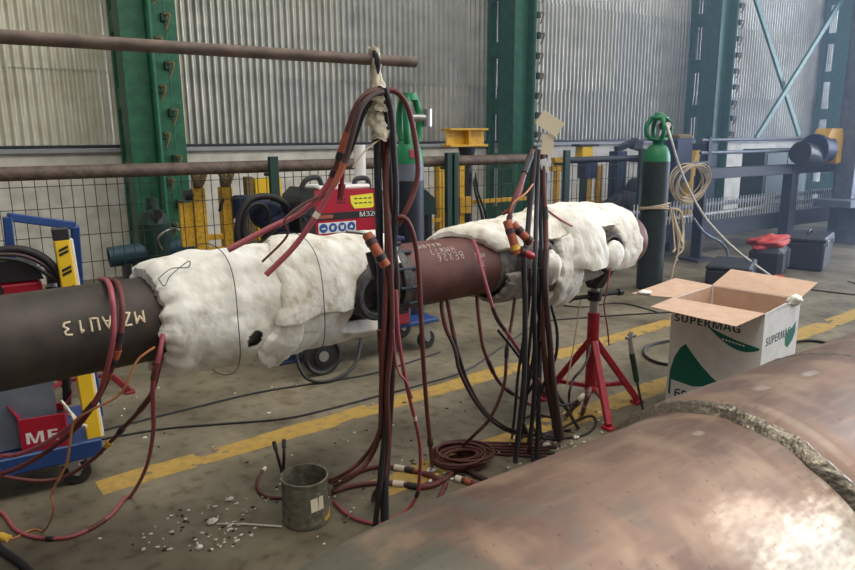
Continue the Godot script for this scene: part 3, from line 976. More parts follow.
# a blanket of ceramic wool laid round local X: angles from the top, positive towards the viewer
func blanket(called: String, label: String, m: Material, t0: Callable, t1: Callable, a0: float, a1: float, rin: Callable, thick: float, sd: int, amp := 0.02, hole := Vector4.ZERO, nu := 60, nv := 90) -> MeshInstance3D:
	var st := mb()
	var outer := []
	var inner := []
	for j in nv + 1:
		var fv := float(j) / nv
		var ro := PackedVector3Array()
		var ri := PackedVector3Array()
		for i in nu + 1:
			var fu := float(i) / nu
			var th := deg_to_rad(lerpf(a0, a1, fv))
			var rag0 := 0.03 * nz.get_noise_2d(th * 90.0 + sd * 50.0, 11.0 + sd) + 0.012 * nz.get_noise_2d(th * 420.0, 51.0 + sd)
			var rag1 := 0.03 * nz.get_noise_2d(th * 90.0 + sd * 70.0, 511.0 + sd) + 0.012 * nz.get_noise_2d(th * 420.0, 151.0 + sd)
			var t: float = lerpf(t0.call(th) + rag0, t1.call(th) + rag1, fu)
			var rag2 := 0.10 * nz.get_noise_2d(t * 160.0, 900.0 + sd) + 0.05 * nz.get_noise_2d(t * 700.0, 950.0 + sd)
			th += rag2 * (smoothstep(0.25, 0.0, fv) + smoothstep(0.75, 1.0, fv))
			var c := Vector3(t * 110.0, cos(th) * 22.0, sin(th) * 22.0 + sd * 40.0)
			var d := amp * nz.get_noise_3dv(c) + amp * 0.9 * absf(nz.get_noise_3d(t * 330.0, cos(th) * 60.0 + sd * 9.0, sin(th) * 60.0)) + 0.0035 * nz.get_noise_3d(t * 900.0, cos(th) * 160.0, sin(th) * 160.0 + sd) + 0.002 * nz.get_noise_3d(t * 2100.0, cos(th) * 330.0, sin(th) * 330.0 + sd)
			var soft := 1.0 - 0.55 * (pow(absf(fu * 2.0 - 1.0), 14.0))
			var rb: float = rin.call(t, th)
			ro.append(_on_round(t, th, rb + thick * soft + d))
			ri.append(_on_round(t, th, rb + minf(d, 0.0) * 0.3))
		outer.append(ro)
		inner.append(ri)
	st.set_smooth_group(0)
	for j in nv:
		for i in nu:
			var pt: Vector3 = outer[j][i]
			if hole.z > 0.0:
				var th := atan2(pt.z, pt.y)
				var e := Vector2((pt.x - hole.x) / hole.z, (th - hole.y) / hole.w)
				if e.length() < 1.0 + 0.9 * nz.get_noise_2d(pt.x * 900.0, th * 200.0): continue
			quad(st, outer[j][i], outer[j + 1][i], outer[j + 1][i + 1], outer[j][i + 1])
			quad(st, inner[j][i], inner[j][i + 1], inner[j + 1][i + 1], inner[j + 1][i])
	st.set_smooth_group(2)
	for j in nv:
		quad(st, outer[j][0], inner[j][0], inner[j + 1][0], outer[j + 1][0])
		quad(st, outer[j][nu], outer[j + 1][nu], inner[j + 1][nu], inner[j][nu])
	st.set_smooth_group(3)
	for i in nu:
		quad(st, outer[0][i], outer[0][i + 1], inner[0][i + 1], inner[0][i])
		quad(st, outer[nv][i], inner[nv][i], inner[nv][i + 1], outer[nv][i + 1])
	var o := one(called, st, m, label, "insulation", "white ceramic wool blankets on the pipe")
	o.position = SP
	o.rotation.y = ST
	return o

func spool() -> void:
	var t := thing("pipe_spool", "long horizontal steel pipe with side nozzles under white insulation", "pipe", SP, ST)
	var st := mb()
	round_x(st, [[0.118, -1.5], [0.137, -1.5], [0.137, 1.36], [0.118, 1.36], [0.118, -1.5]], 56)
	var lp := put("pipe", st, mats["dark pipe"], t)
	chalk(lp, "MZ AU13", 0.35, 1.12, 0.038, 0.1375, mats["chalk"])
	st = mb()
	round_x(st, [[0.1, 1.34], [0.15, 1.34], [0.153, 1.345], [0.153, 1.375], [0.15, 1.38], [0.137, 1.38], [0.137, 1.41], [0.1, 1.41], [0.1, 1.34]], 40)
	var fl := put("flange", st, mats["cast steel"], t)
	for k in 12:
		var a := TAU * k / 12.0 + 0.1
		st = mb()
		cyl(st, _on_round(1.32, a, 0.146), _on_round(1.42, a, 0.146), 0.009, 6)
		put("bolt", st, mats["dark steel"], fl)
	st = mb()
	round_x(st, [[0.118, 1.40], [0.137, 1.40], [0.137, 1.90], [0.118, 1.90], [0.118, 1.40]], 56)
	var rp := put("pipe", st, mats["brown pipe"], t)
	chalk(rp, "NA6NN", 1.60, 0.30, 0.028, 0.1375, mats["chalk white"], 0.0016)
	chalk(rp, "HMW77", 1.65, 0.58, 0.03, 0.1375, mats["chalk white"], 0.0016)
	chalk(rp, "BEX26", 1.68, 0.84, 0.032, 0.1375, mats["chalk white"], 0.0018)
	chalk(rp, "MM2", 1.80, 0.98, 0.024, 0.1375, mats["chalk white"], 0.0014)
	chalk(rp, "7V", 1.79, 1.22, 0.026, 0.1375, mats["chalk white"], 0.0014)
	st = mb()
	round_x(st, [[0.1, 1.89], [0.1385, 1.89], [0.1425, 1.905], [0.1425, 1.925], [0.139, 1.94], [0.139, 2.02], [0.1, 2.02]], 48)
	put("weld_ring", st, mats["heated steel"], t)
	st = mb()
	round_x(st, [[0.118, 2.0], [0.142, 2.0], [0.142, 3.01], [0.134, 3.04], [0.118, 3.04], [0.118, 2.0]], 56)
	put("pipe", st, mats["brown pipe"], t)
	st = mb()
	round_x(st, [[0.0, 3.0], [0.125, 3.0], [0.125, 3.02], [0.0, 3.02]], 40)
	put("end_plate", st, mats["rusty pipe"], t)
	# side nozzles towards the viewer
	for d in [[1.165, 0.098, 0.07, 0.225, "cast steel"], [2.10, 0.105, 0.08, 0.205, "heated steel"], [2.60, 0.09, 0.074, 0.225, "dark pipe"]]:
		st = mb()
		round_z(st, [[d[2], 0.0], [d[1], 0.0], [d[1], d[3] - 0.012], [d[1] - 0.008, d[3]], [d[2] + 0.004, d[3]], [d[2], d[3] - 0.006], [d[2], 0.0]], Vector3(d[0], -0.0, 0), 40)
		var nzl := put("nozzle", st, mats[d[4]], t)
		st = mb()
		round_z(st, [[0.0, 0.135], [d[2], 0.135], [d[2], 0.14], [0.0, 0.14]], Vector3(d[0], 0, 0), 24)
		put("bore", st, mats[d[4]], nzl)
	# wool plugs in two of the nozzles
	var o: MeshInstance3D
	for d in [[2.10, Vector3(0.05, 0.075, 0.05), 0.215, "crumpled wool plug stuffed in the middle nozzle", 41], [2.60, Vector3(0.077, 0.077, 0.035), 0.222, "round wool plug closing the right-hand nozzle", 42]]:
		st = mb()
		lump(st, Vector3(d[0] + (0.035 if d[4] == 41 else 0.0), -0.015, d[2]), d[1], 0.35 if d[4] == 41 else 0.08, 4.0, d[4], 28, 18)
		o = one("insulation_plug", st, mats["ceramic wool"], d[3], "insulation")
		o.position = SP
		o.rotation.y = ST
	var W: Material = mats["ceramic wool"]
	blanket("insulation_blanket", "thick white blanket wrapped round the pipe at its left, with a small dark hole", W, func(_a): return 0.40, func(_a): return 1.0, -172.0, 182.0, func(_t, a): return 0.139 + 0.012 * maxf(0.0, -cos(a)), 0.052, 3, 0.022, Vector4(0.67, 1.93, 0.022, 0.13), 110, 190)
	blanket("insulation_blanket", "white blanket sheet laid over the top beside the open nozzle", mats["stained wool"], func(a): return 0.84 - 0.08 * sin(a), func(a): return 1.20 + 0.12 * cos(a) - 0.13 * maxf(0.0, sin(a)), -120.0, 100.0, func(t, a): return 0.194 - 0.02 * smoothstep(0.98, 1.1, t) + 0.014 * smoothstep(1.2, 1.75, a), 0.028, 5, 0.02, Vector4.ZERO, 80, 110)
	blanket("insulation_blanket", "rolled white blanket hanging under the pipe left of the open nozzle", W, func(a): return 0.86 - 0.05 * sin(a * 3.0), func(a): return 1.33 - 0.26 * smoothstep(2.6, 2.25, a), 84.0, 235.0, func(_t, a): return 0.142 + 0.022 * maxf(0.0, -cos(a)), 0.042, 7, 0.024, Vector4.ZERO, 80, 80)
	blanket("insulation_blanket", "narrow white blanket strip around the flange behind the cables", W, func(_a): return 1.27, func(_a): return 1.335, -150.0, 60.0, func(_t, _a): return 0.139, 0.05, 9, 0.012, Vector4.ZERO, 10, 60)
	blanket("insulation_blanket", "white blanket draped over the pipe from the brown section rightwards", mats["stained wool"], func(a): return 1.71 + 0.12 * sin(a) + 0.06 * absf(a), func(_a): return 2.45, -165.0, 58.0, func(t, a): return 0.143 + 0.035 * smoothstep(1.8, 2.3, t) * maxf(0.0, cos(a)), 0.05, 12, 0.028, Vector4.ZERO, 90, 110)
	blanket("insulation_blanket", "large white blanket flap folded over beside the card-tagged cables", W, func(_a): return 2.28, func(a): return 2.62 - 0.08 * sin(a), -95.0, 104.0, func(t, a): return 0.196 + 0.03 * sin(t * 11.0) * maxf(0.0, sin(a)), 0.035, 14, 0.034, Vector4.ZERO, 70, 110)
	blanket("insulation_blanket", "long white blanket tail hanging below the pipe behind the right cables", W, func(a): return 2.16 + 0.03 * a, func(a): return 2.33 + 0.03 * a, 60.0, 168.0, func(_t, a): return 0.185 + 0.06 * maxf(0.0, -cos(a)), 0.04, 16, 0.024, Vector4.ZERO, 40, 70)
	blanket("insulation_blanket", "white blanket roll at the right end of the pipe", W, func(a): return 2.66 + 0.02 * a, func(a): return 2.87 + 0.01 * a, -140.0, 122.0, func(_t, _a): return 0.144, 0.06, 18, 0.024, Vector4.ZERO, 40, 100)
	blanket("insulation_blanket", "soft white blanket hump bridging flap and end roll", W, func(_a): return 2.52, func(_a): return 2.76, -120.0, 52.0, func(_t, _a): return 0.155, 0.06, 19, 0.024, Vector4.ZERO, 40, 90)
	blanket("insulation_blanket", "grey blanket wrapped under the pipe right of the brown section", mats["grey wool"], func(_a): return 1.92, func(_a): return 2.72, 98.0, 250.0, func(_t, a): return 0.144 + 0.02 * maxf(0.0, -cos(a)), 0.025, 22, 0.016, Vector4.ZERO, 80, 80)  # greyer wool along the underside
	blanket("insulation_blanket", "small torn blanket flap hanging beside the dark hole", W, func(a): return 0.735 + 0.03 * sin(a * 5.0), func(a): return 0.85 - 0.05 * smoothstep(2.0, 2.6, a), 100.0, 148.0, func(_t, a): return 0.196 + 0.02 * smoothstep(1.8, 2.6, a), 0.022, 27, 0.02, Vector4.ZERO, 30, 40)
	# binding wires
	for d in [[0.62, 0.223, "thin binding wire round the left blanket"], [0.93, 0.235, "thin binding wire round the overlapping left blankets"]]:
		st = mb()
		var pts := PackedVector3Array()
		for k in 60:
			var a := TAU * k / 60.0
			pts.append(_on_round(d[0] + 0.01 * sin(a * 3.0), a, d[1] + 0.014 * maxf(0.0, -cos(a))))
		tube(st, pts, 0.0016, 5, true)
		o = one("binding_wire", st, mats["dark steel"], d[2], "wire")
		o.position = SP
		o.rotation.y = ST
	st = mb()
	tube(st, smooth_path(PackedVector3Array([_on_round(0.40, 0.75, 0.212), _on_round(0.45, 0.6, 0.214), _on_round(0.5, 0.62, 0.214), _on_round(0.51, 0.5, 0.216), _on_round(0.44, 0.72, 0.213), _on_round(0.41, 0.88, 0.211), _on_round(0.40, 0.75, 0.212)])), 0.0016, 5)
	o = one("binding_wire", st, mats["dark steel"], "loose loop of thin wire on top of the left blanket", "wire")
	o.position = SP
	o.rotation.y = ST
	# thick strap ring round the right nozzle plug
	st = mb()
	tube(st, ring_wire(Vector3(2.60, -0.005, 0.205), Vector3(0.094, 0, 0), Vector3(0, 0.094, 0)), 0.011, 8, true)
	o = one("binding_strap", st, mats["black strap"], "dark strap ringed round the right-hand nozzle plug", "strap")
	o.position = SP
	o.rotation.y = ST

# ------------------------------------------------------------------ the large pipe in front
func pipe_skin(key: String, x0: float, x1: float, bare_highlight: Array, sd: int) -> StandardMaterial3D:
	# steel surface with heat tints, a grey-green end and ground patches, one with a painted highlight, laid out along the pipe (u) and round it (v)
	var W := 512
	var H := 512
	var im := Image.create(W, H, false, Image.FORMAT_RGB8)
	var ro := Image.create(W, H, false, Image.FORMAT_RGB8)
	var mt := Image.create(W, H, false, Image.FORMAT_RGB8)
	var n := FastNoiseLite.new()
	n.seed = sd
	n.noise_type = FastNoiseLite.TYPE_SIMPLEX_SMOOTH
	n.fractal_octaves = 5
	n.frequency = 1.0
	var c0 := srgb(114, 90, 79)
	var c1 := srgb(135, 109, 94)
	var c2 := srgb(158, 133, 112)
	var c3 := srgb(116, 104, 96)
	var cs := srgb(98, 100, 90)
	var cb := srgb(236, 224, 206)  # ground steel, lightened to near white to paint in the highlight
	for j in H:
		var th := TAU * j / H
		var cy := cos(th)
		var cz := sin(th)
		for i in W:
			var x := lerpf(x0, x1, float(i) / (W - 1))
			var a := n.get_noise_3d(x * 3.0, cy * 1.3, cz * 1.3)
			var b := n.get_noise_3d(x * 7.0 + 40.0, cy * 1.6 + 9.0, cz * 1.6)
			var g := n.get_noise_3d(x * 26.0, cy * 26.0 + 70.0, cz * 26.0)
			var s := n.get_noise_3d(x * 5.0 + cy * 2.0, cy * 14.0 + 20.0, cz * 14.0)
			var c := c1.lerp(c0, clampf(0.5 - a * 2.2, 0.0, 1.0)).lerp(c2, clampf(b * 2.0, 0.0, 0.8)).lerp(c3, clampf((-b - 0.15) * 2.2, 0.0, 0.6))
			c = c.lerp(c2, clampf(s * 0.9, 0.0, 0.35))
			if sd == 3: c = c.lerp(cs, 0.8 * smoothstep(0.56, 0.40, x + 0.2 * b + 0.08 * g))   # grey-green tone towards the tapered end
			var r := 0.44 + 0.12 * a + 0.1 * g
			var me := 0.45
			for p in bare_highlight:
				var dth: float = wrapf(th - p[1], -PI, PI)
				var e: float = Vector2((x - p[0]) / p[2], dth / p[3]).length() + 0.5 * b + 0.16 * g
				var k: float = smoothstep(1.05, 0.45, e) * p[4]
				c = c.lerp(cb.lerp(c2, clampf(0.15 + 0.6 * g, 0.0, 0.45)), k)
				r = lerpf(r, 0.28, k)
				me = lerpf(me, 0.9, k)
			if n.get_noise_3d(x * 150.0, cy * 55.0, cz * 55.0) > 0.56: c = c.darkened(0.25)
			im.set_pixel(i, j, c)
			ro.set_pixel(i, j, Color(r, r, r))
			mt.set_pixel(i, j, Color(me, me, me))
	var m := StandardMaterial3D.new()
	m.resource_name = key
	m.albedo_texture = ImageTexture.create_from_image(im)
	m.roughness_texture = ImageTexture.create_from_image(ro)
	m.roughness = 1.0
	m.metallic_texture = ImageTexture.create_from_image(mt)
	m.metallic = 1.0
	mats[key] = m
	return m

func round_uv(st: SurfaceTool, xs: Array, rs: Array, x0: float, x1: float, sides := 96) -> void:   # surface round local X with u along x and v round it (0 = top, towards the viewer)
	st.set_smooth_group(0)
	for i in xs.size() - 1:
		for k in sides:
			var idx := [[i, k], [i, k + 1], [i + 1, k + 1], [i, k], [i + 1, k + 1], [i + 1, k]]
			for e in idx:
				var th: float = TAU * e[1] / sides
				st.set_uv(Vector2((xs[e[0]] - x0) / (x1 - x0), float(e[1]) / sides))
				st.add_vertex(_on_round(xs[e[0]], th, rs[e[0]]))

func big_pipe() -> void:
	var t := thing("large_pipe", "large copper-brown steel pipe with a rough weld seam in the foreground", "pipe", Vector3(0, 0.641, -0.648), 0.0364)
	var near := pipe_skin("near pipe skin", 0.0, 1.2, [[1.0, 0.86, 0.2, 0.38, 1.0], [1.035, -0.04, 0.016, 0.035, 0.7], [0.9, 0.55, 0.12, 0.25, 0.45]], 3)  # first patch: ground steel with a highlight painted into its colour
	var far := pipe_skin("far pipe skin", 1.1, 6.0, [[1.44, -0.06, 0.03, 0.035, 1.0], [1.28, -0.1, 0.03, 0.05, 0.7], [1.18, 0.25, 0.012, 0.5, 0.2]], 8)
	var xs := []
	var rs := []
	for i in 40:
		var x := lerpf(0.0, 1.14, i / 39.0)
		xs.append(x)
		var r := 0.335
		if x < 0.62: r = 0.335 * sqrt(1.0 - pow((0.62 - x) / 0.78, 2.0))
		elif x > 1.1: r = lerpf(0.335, 0.342, (x - 1.1) / 0.04)
		rs.append(r)
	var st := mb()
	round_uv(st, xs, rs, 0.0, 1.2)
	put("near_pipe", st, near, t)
	st = mb()
	round_x(st, [[0.0, 0.0], [rs[0], 0.0], [rs[0], 0.02], [0.0, 0.02]], 40)
	put("end_plate", st, mats["rusty pipe"], t)
	xs = []
	rs = []
	for i in 60:
		var x := lerpf(1.13, 6.0, pow(i / 59.0, 1.3))
		xs.append(x)
		rs.append(0.36 - 0.016 * smoothstep(1.2, 1.13, x))
	st = mb()
	round_uv(st, xs, rs, 1.1, 6.0)
	put("far_pipe", st, far, t)
	st = mb()
	round_x(st, [[0.36, 5.99], [0.36, 6.0], [0.3, 6.0], [0.3, 5.6]], 48)
	put("pipe_end", st, mats["rusty pipe"], t)
	# weld beads: overlapping ripples round the seam
	for d in [[1.138, 0.017, 0.339, 0.011, 3], [1.64, 0.010, 0.3585, 0.004, 4]]:
		st = mb()
		st.set_smooth_group(0)
		var nu := 10
		var nv := 420
		var g := []
		for j in nv:
			var th := TAU * j / nv
			var row := PackedVector3Array()
			for i in nu + 1:
				var f := i / float(nu) * 2.0 - 1.0
				var wob: float = 0.006 * nz.get_noise_2d(th * 220.0, d[4] * 50.0)
				var hgt: float = d[3] * (1.0 - f * f) * (0.9 + 0.5 * nz.get_noise_3d(cos(th) * 420.0, sin(th) * 420.0, f * 60.0)) + d[3] * 0.45 * nz.get_noise_3d(cos(th) * 1300.0, sin(th) * 1300.0, f * 200.0) * (1.0 - f * f)
				row.append(_on_round(d[0] + f * d[1] + wob, th, d[2] + hgt + (0.012 * smoothstep(-1.0, 1.0, f) if d[4] == 3 else 0.0)))
			g.append(row)
		for j in nv:
			for i in nu:
				var j2 := (j + 1) % nv
				quad(st, g[j][i], g[j2][i], g[j2][i + 1], g[j][i + 1])
		put("weld_bead", st, mats["weld metal"], t)
	# steel cradles that carry it
	for d in [[1.7, "steel trestle under the large pipe near its weld"], [4.9, "steel trestle under the far end of the large pipe"]]:
		var c := thing("pipe_trestle", d[1], "stand", Vector3(d[0], 0, -0.648 - 0.0364 * d[0]), 0.0364, "trestles under the large pipe")
		st = mb()
		prism(st, PackedVector2Array([Vector2(-0.34, 0.40), Vector2(-0.28, 0.40), Vector2(0, 0.275), Vector2(0.28, 0.40), Vector2(0.34, 0.40), Vector2(0.3, 0.2), Vector2(-0.3, 0.2)]), 0.1, Transform3D(Basis(Vector3.UP, PI / 2), Vector3(-0.05, 0, 0)))
		put("saddle", st, mats["dark steel"], c)
		for z in [-0.26, 0.26]:
			st = mb()
			box(st, T(Vector3(0, 0.1, z)), Vector3(0.1, 0.2, 0.08), 0.005)
			put("leg", st, mats["dark steel"], c)

# ------------------------------------------------------------------ stands
func tripod(called: String, label: String, at: Vector3, feet: Array, top: float, red: Material) -> Node3D:
	var t := thing(called, label, "pipe stand", at)
	var st := mb()
	cyl(st, Vector3(0, 0.10, 0), Vector3(0, 0.56, 0), 0.033, 16)
	put("post", st, red, t)
	for f in feet:
		st = mb()
		bar(st, Vector3(0, 0.42, 0), Vector3(f.x, 0.02, f.y), 0.035, 0.035, 0.004)
		var lg := put("leg", st, red, t)
		st = mb()
		var mid := Vector3(f.x, 0.0, f.y) * 0.72 + Vector3(0, 0.13, 0)
		bar(st, Vector3(0, 0.13, 0), mid, 0.022, 0.022, 0.003)
		put("brace", st, red, lg)
		st = mb()
		box(st, T(Vector3(f.x, 0.008, f.y)), Vector3(0.06, 0.016, 0.06), 0.003)
		put("foot", st, red, lg)
	st = mb()
	cyl(st, Vector3(0, 0.5, 0), Vector3(0, top - 0.02, 0), 0.024, 16)
	put("screw", st, mats["silver"], t)
	st = mb()
	cyl(st, Vector3(0, top - 0.1, 0), Vector3(0, top - 0.05, 0), 0.04, 12)
	cyl(st, Vector3(-0.19, top - 0.075, -0.02), Vector3(0.19, top - 0.075, 0.02), 0.012, 10)
	cyl(st, Vector3(-0.195, top - 0.075, -0.02), Vector3(-0.165, top - 0.075, -0.018), 0.02, 10)
	cyl(st, Vector3(0.165, top - 0.075, 0.018), Vector3(0.195, top - 0.075, 0.02), 0.02, 10)
	put("handle_nut", st, mats["black plastic"], t)
	st = mb()
	prism(st, PackedVector2Array([Vector2(-0.1, 0.07), Vector2(-0.07, 0.07), Vector2(0, 0.0), Vector2(0.07, 0.07), Vector2(0.1, 0.07), Vector2(0.03, -0.03), Vector2(-0.03, -0.03)]), 0.06, Transform3D(Basis(Vector3.UP, PI / 2), Vector3(-0.03, top, 0)))
	put("pipe_rest", st, mats["black plastic"], t)
	return t

func stands() -> void:
	tripod("pipe_stand", "red tripod pipe stand under the right end of insulated pipe", Vector3(2.74, 0, -2.55), [Vector2(-0.13, 0.26), Vector2(0.28, 0.10), Vector2(-0.13, -0.24)], 0.73, mats["red paint"])
	tripod("pipe_stand", "red tripod pipe stand under the left end of insulated pipe", Vector3(-1.0, 0, -2.13), [Vector2(-0.13, 0.26), Vector2(0.28, 0.10), Vector2(-0.13, -0.24)], 0.78, mats["red paint"])
	tripod("pipe_stand", "dark red tripod stand behind the cart with the yellow post", Vector3(0.27, 0, -4.35), [Vector2(0.33, 0.06), Vector2(-0.2, 0.25), Vector2(-0.15, -0.25)], 0.75, mats["dull red"])
	# gas torch leaning on the right stand
	var t := thing("gas_torch", "slim gas torch with brass head leaning on the red stand", "torch", Vector3(2.84, 0, -2.36))
	var st := mb()
	tube(st, PackedVector3Array([Vector3(0.06, 0.005, 0.06), Vector3(0.02, 0.2, 0.03)]), 0.007, 8)
	put("lance", st, mats["dark steel"], t)
	st = mb()
	tube(st, PackedVector3Array([Vector3(0.02, 0.2, 0.03), Vector3(-0.01, 0.36, 0.01)]), 0.015, 10)
	put("grip", st, mats["dark green"], t)
	st = mb()
	tube(st, PackedVector3Array([Vector3(-0.01, 0.36, 0.01), Vector3(-0.025, 0.46, 0.0), Vector3(-0.01, 0.475, 0.0)]), 0.012, 10)
	cyl(st, Vector3(-0.05, 0.45, 0), Vector3(0.02, 0.455, 0), 0.009, 8)
	put("valve_head", st, mats["silver"], t)

# ------------------------------------------------------------------ carton
func carton() -> void:
	var t := thing("cardboard_carton", "open white carton printed SUPERMAG with green leaf, flaps folded out", "carton", Vector3(3.437, 0, -2.155), 0.167)
	var hx := 0.2375
	var hz := 0.2485
	var H := 0.62
	var th := 0.006
	var st: SurfaceTool
	var wc: Material = mats["white card"]
	var cb: Material = mats["cardboard"]
	# walls: printed white outside, plain board inside
	for d in [[Vector3(-hx, H / 2, 0), Vector3(th, H, hz * 2)], [Vector3(hx, H / 2, 0), Vector3(th, H, hz * 2)], [Vector3(0, H / 2, hz), Vector3(hx * 2 + th, H, th)], [Vector3(0, H / 2, -hz), Vector3(hx * 2 + th, H, th)]]:
		st = mb()
		box(st, T(d[0]), d[1], 0.001)
		var w := put("side_panel", st, wc, t)
		st = mb()
		var n := -Vector3(d[0].x, 0, d[0].z).normalized()
		var s: Vector3 = d[1]
		box(st, T(d[0] + n * (th / 2 + 0.0015)), Vector3(0.002 if s.x < 0.01 else s.x - 0.03, H - 0.004, 0.002 if s.z < 0.01 else s.z - 0.03), 0.0)
		put("inner_liner", st, cb, w)
	st = mb()
	box(st, T(Vector3(0, 0.005, 0)), Vector3(hx * 2, 0.01, hz * 2), 0.001)
	put("bottom", st, cb, t)
	# flaps as bent sheets hinged on the top edges
	var fl := [
		[Vector3(-hx, H, -hz), Vector3(-hx, H, hz), Vector3(-hx - 0.29, H - 0.015, hz - 0.02), Vector3(-hx - 0.30, H + 0.005, -hz + 0.03)],
		[Vector3(hx, H, hz), Vector3(hx, H, -hz), Vector3(hx + 0.27, H + 0.06, -hz - 0.01), Vector3(hx + 0.29, H + 0.045, hz - 0.01)],
		[Vector3(hx, H, -hz), Vector3(-hx, H, -hz), Vector3(-hx - 0.04, H - 0.01, -hz - 0.24), Vector3(hx - 0.03, H + 0.015, -hz - 0.22)]]
	for f in fl:
		st = mb()
		st.set_smooth_group(-1)
		var up := Vector3(0, 0.0035, 0)
		var a: Vector3 = f[0]
		var b: Vector3 = f[1]
		var c: Vector3 = f[2]
		var d: Vector3 = f[3]
		slab(st, [a, b, c, d], up)
		put("flap", st, cb, t)
	# torn rest of the fourth flap
	st = mb()
	st.set_smooth_group(-1)
	var rag := PackedVector2Array([Vector2(-hx, H - 0.01)])
	for k in 13:
		rag.append(Vector2(-hx + hx * 2 * k / 12.0, H - 0.012 + 0.03 * absf(nz.get_noise_2d(k * 60.0, 3.0)) + 0.012))
	rag.append(Vector2(hx, H - 0.01))
	prism(st, rag, 0.004, T(Vector3(0, 0, hz - 0.001)))
	put("torn_edge", st, wc, t)
	# printed lettering and leaves, flush with the board
	var fnt := SystemFont.new()
	fnt.font_names = PackedStringArray(["Droid Sans"])
	fnt.font_weight = 700
	var onx := Transform3D(Basis(Vector3.UP, -PI / 2), Vector3(-hx - th / 2, 0, 0))      # face towards -x: text x runs along +z
	lettering(t, "SUPERMAG", fnt, 0.042, onx * T(Vector3(-0.232, 0.515, 0.0)), mats["print dark"], 1.2)
	lettering(t, "60", fnt, 0.055, onx * T(Vector3(-0.205, 0.075, 0.0)), mats["print dark"])
	st = mb()
	var leaf := PackedVector2Array()
	for k in 13:
		var u := k / 12.0
		leaf.append(Vector2(-0.04 + 0.28 * u, 0.500 - 0.02 * sin(u * PI) - 0.045 * u * u - 0.02 * u))
	for k in range(12, -1, -1):
		var u := k / 12.0
		leaf.append(Vector2(-0.04 + 0.28 * u, 0.503 - 0.11 * sin(u * PI * 0.62) - 0.005 + 0.03 * u * u * u))
	leaf = clean(leaf)
	prism(st, leaf, 0.0008, onx * T(Vector3(0, 0, 0)))
	put("printed_leaf", st, mats["print green"], t)
	st = mb()
	for k in 7:
		box(st, onx * T(Vector3(0.05 + 0.018 * k, 0.445 - 0.002 * k, 0.0008)), Vector3(0.012, 0.008, 0.001), 0.0)
	put("small_print", st, mats["white card"], t)
	st = mb()
	prism(st, PackedVector2Array([Vector2(-0.238, 0.06), Vector2(-0.236, 0.20), Vector2(-0.215, 0.285), Vector2(-0.185, 0.345), Vector2(-0.155, 0.375), Vector2(-0.11, 0.325), Vector2(-0.06, 0.275), Vector2(0.0, 0.225), Vector2(0.05, 0.195), Vector2(-0.02, 0.16), Vector2(-0.10, 0.14), Vector2(-0.225, 0.15), Vector2(-0.225, 0.06)]), 0.0008, onx)
	put("printed_leaf", st, mats["print green"], t)
	var onz := T(Vector3(0, 0, hz + th / 2))
	lettering(t, "SUPERMAG", fnt, 0.045, onz * T(Vector3(-0.2, 0.46, 0.0)), mats["print dark"], 1.0)
	st = mb()
	prism(st, PackedVector2Array([Vector2(0.06, 0.44), Vector2(0.10, 0.47), Vector2(0.15, 0.475), Vector2(0.2, 0.5), Vector2(0.2, 0.44), Vector2(0.17, 0.40), Vector2(0.11, 0.37), Vector2(0.07, 0.39)]), 0.0008, onz * T(Vector3(0, 0, 0.0006)))
	put("printed_leaf", st, mats["print green"], t)
	# scraps of wool in and on the carton
	for d in [[Vector3(3.62, 0.625, -1.93), Vector3(0.05, 0.03, 0.03), "tuft of white wool on the torn edge of the carton", 61], [Vector3(3.10, 0.632, -2.51), Vector3(0.05, 0.012, 0.035), "flat scrap of white wool on the carton's left flap", 62]]:
		st = mb()
		lump(st, d[0], d[1], 0.6, 4.0, d[3], 18, 10)
		one("insulation_scrap", st, mats["ceramic wool"], d[2], "scrap")

func clean(p: PackedVector2Array) -> PackedVector2Array:
	var out := PackedVector2Array()
	for v in p:
		if out.is_empty() or (out[out.size() - 1].distance_to(v) > 0.002 and out[0].distance_to(v) > 0.002): out.append(v)
	return out

func slab(st: SurfaceTool, f: Array, up: Vector3) -> void:
	st.set_smooth_group(-1)
	quad(st, f[0] + up, f[1] + up, f[2] + up, f[3] + up)
	quad(st, f[3], f[2], f[1], f[0])
	for k in 4:
		var a: Vector3 = f[k]
		var b: Vector3 = f[(k + 1) % 4]
		quad(st, a, b, b + up, a + up)

func lettering(parent: Node, text: String, fnt: Font, h: float, xf: Transform3D, m: Material, wide := 1.0) -> void:
	var tm := TextMesh.new()
	tm.text = text
	tm.font = fnt
	tm.font_size = 64
	tm.pixel_size = h / 46.0
	tm.depth = 0.001
	tm.horizontal_alignment = HORIZONTAL_ALIGNMENT_LEFT
	tm.vertical_alignment = VERTICAL_ALIGNMENT_CENTER
	put_mesh("lettering", tm, m, parent, xf * Transform3D(Basis.from_scale(Vector3(wide, 1, 1)), Vector3.ZERO))

# ------------------------------------------------------------------ welding machine on its blue cart
func caster(parent: Node3D, x: float, z: float, r: float, top: float) -> void:
	var st := mb()
	lathe(st, [Vector2(0.0, -0.018), Vector2(r - 0.006, -0.018), Vector2(r, -0.012), Vector2(r, 0.012), Vector2(r - 0.006, 0.018), Vector2(0.0, 0.018)], Transform3D(Basis(Vector3(1, 0, 0), PI / 2), Vector3(x, r, z)), 22)
	var w := put("wheel", st, mats["black rubber"], parent)
	st = mb()
	for s in [-1, 1]:
		bar(st, Vector3(x, r, z + 0.026 * s), Vector3(x - 0.02, top - 0.005, z + 0.026 * s), 0.006, 0.05, 0.001)
		cyl(st, Vector3(x, r, z + 0.02 * s), Vector3(x, r, z + 0.03 * s), 0.014, 10)
	box(st, T(Vector3(x - 0.02, top - 0.004, z)), Vector3(0.1, 0.008, 0.09), 0.001)
	put("fork", st, mats["silver"], w)

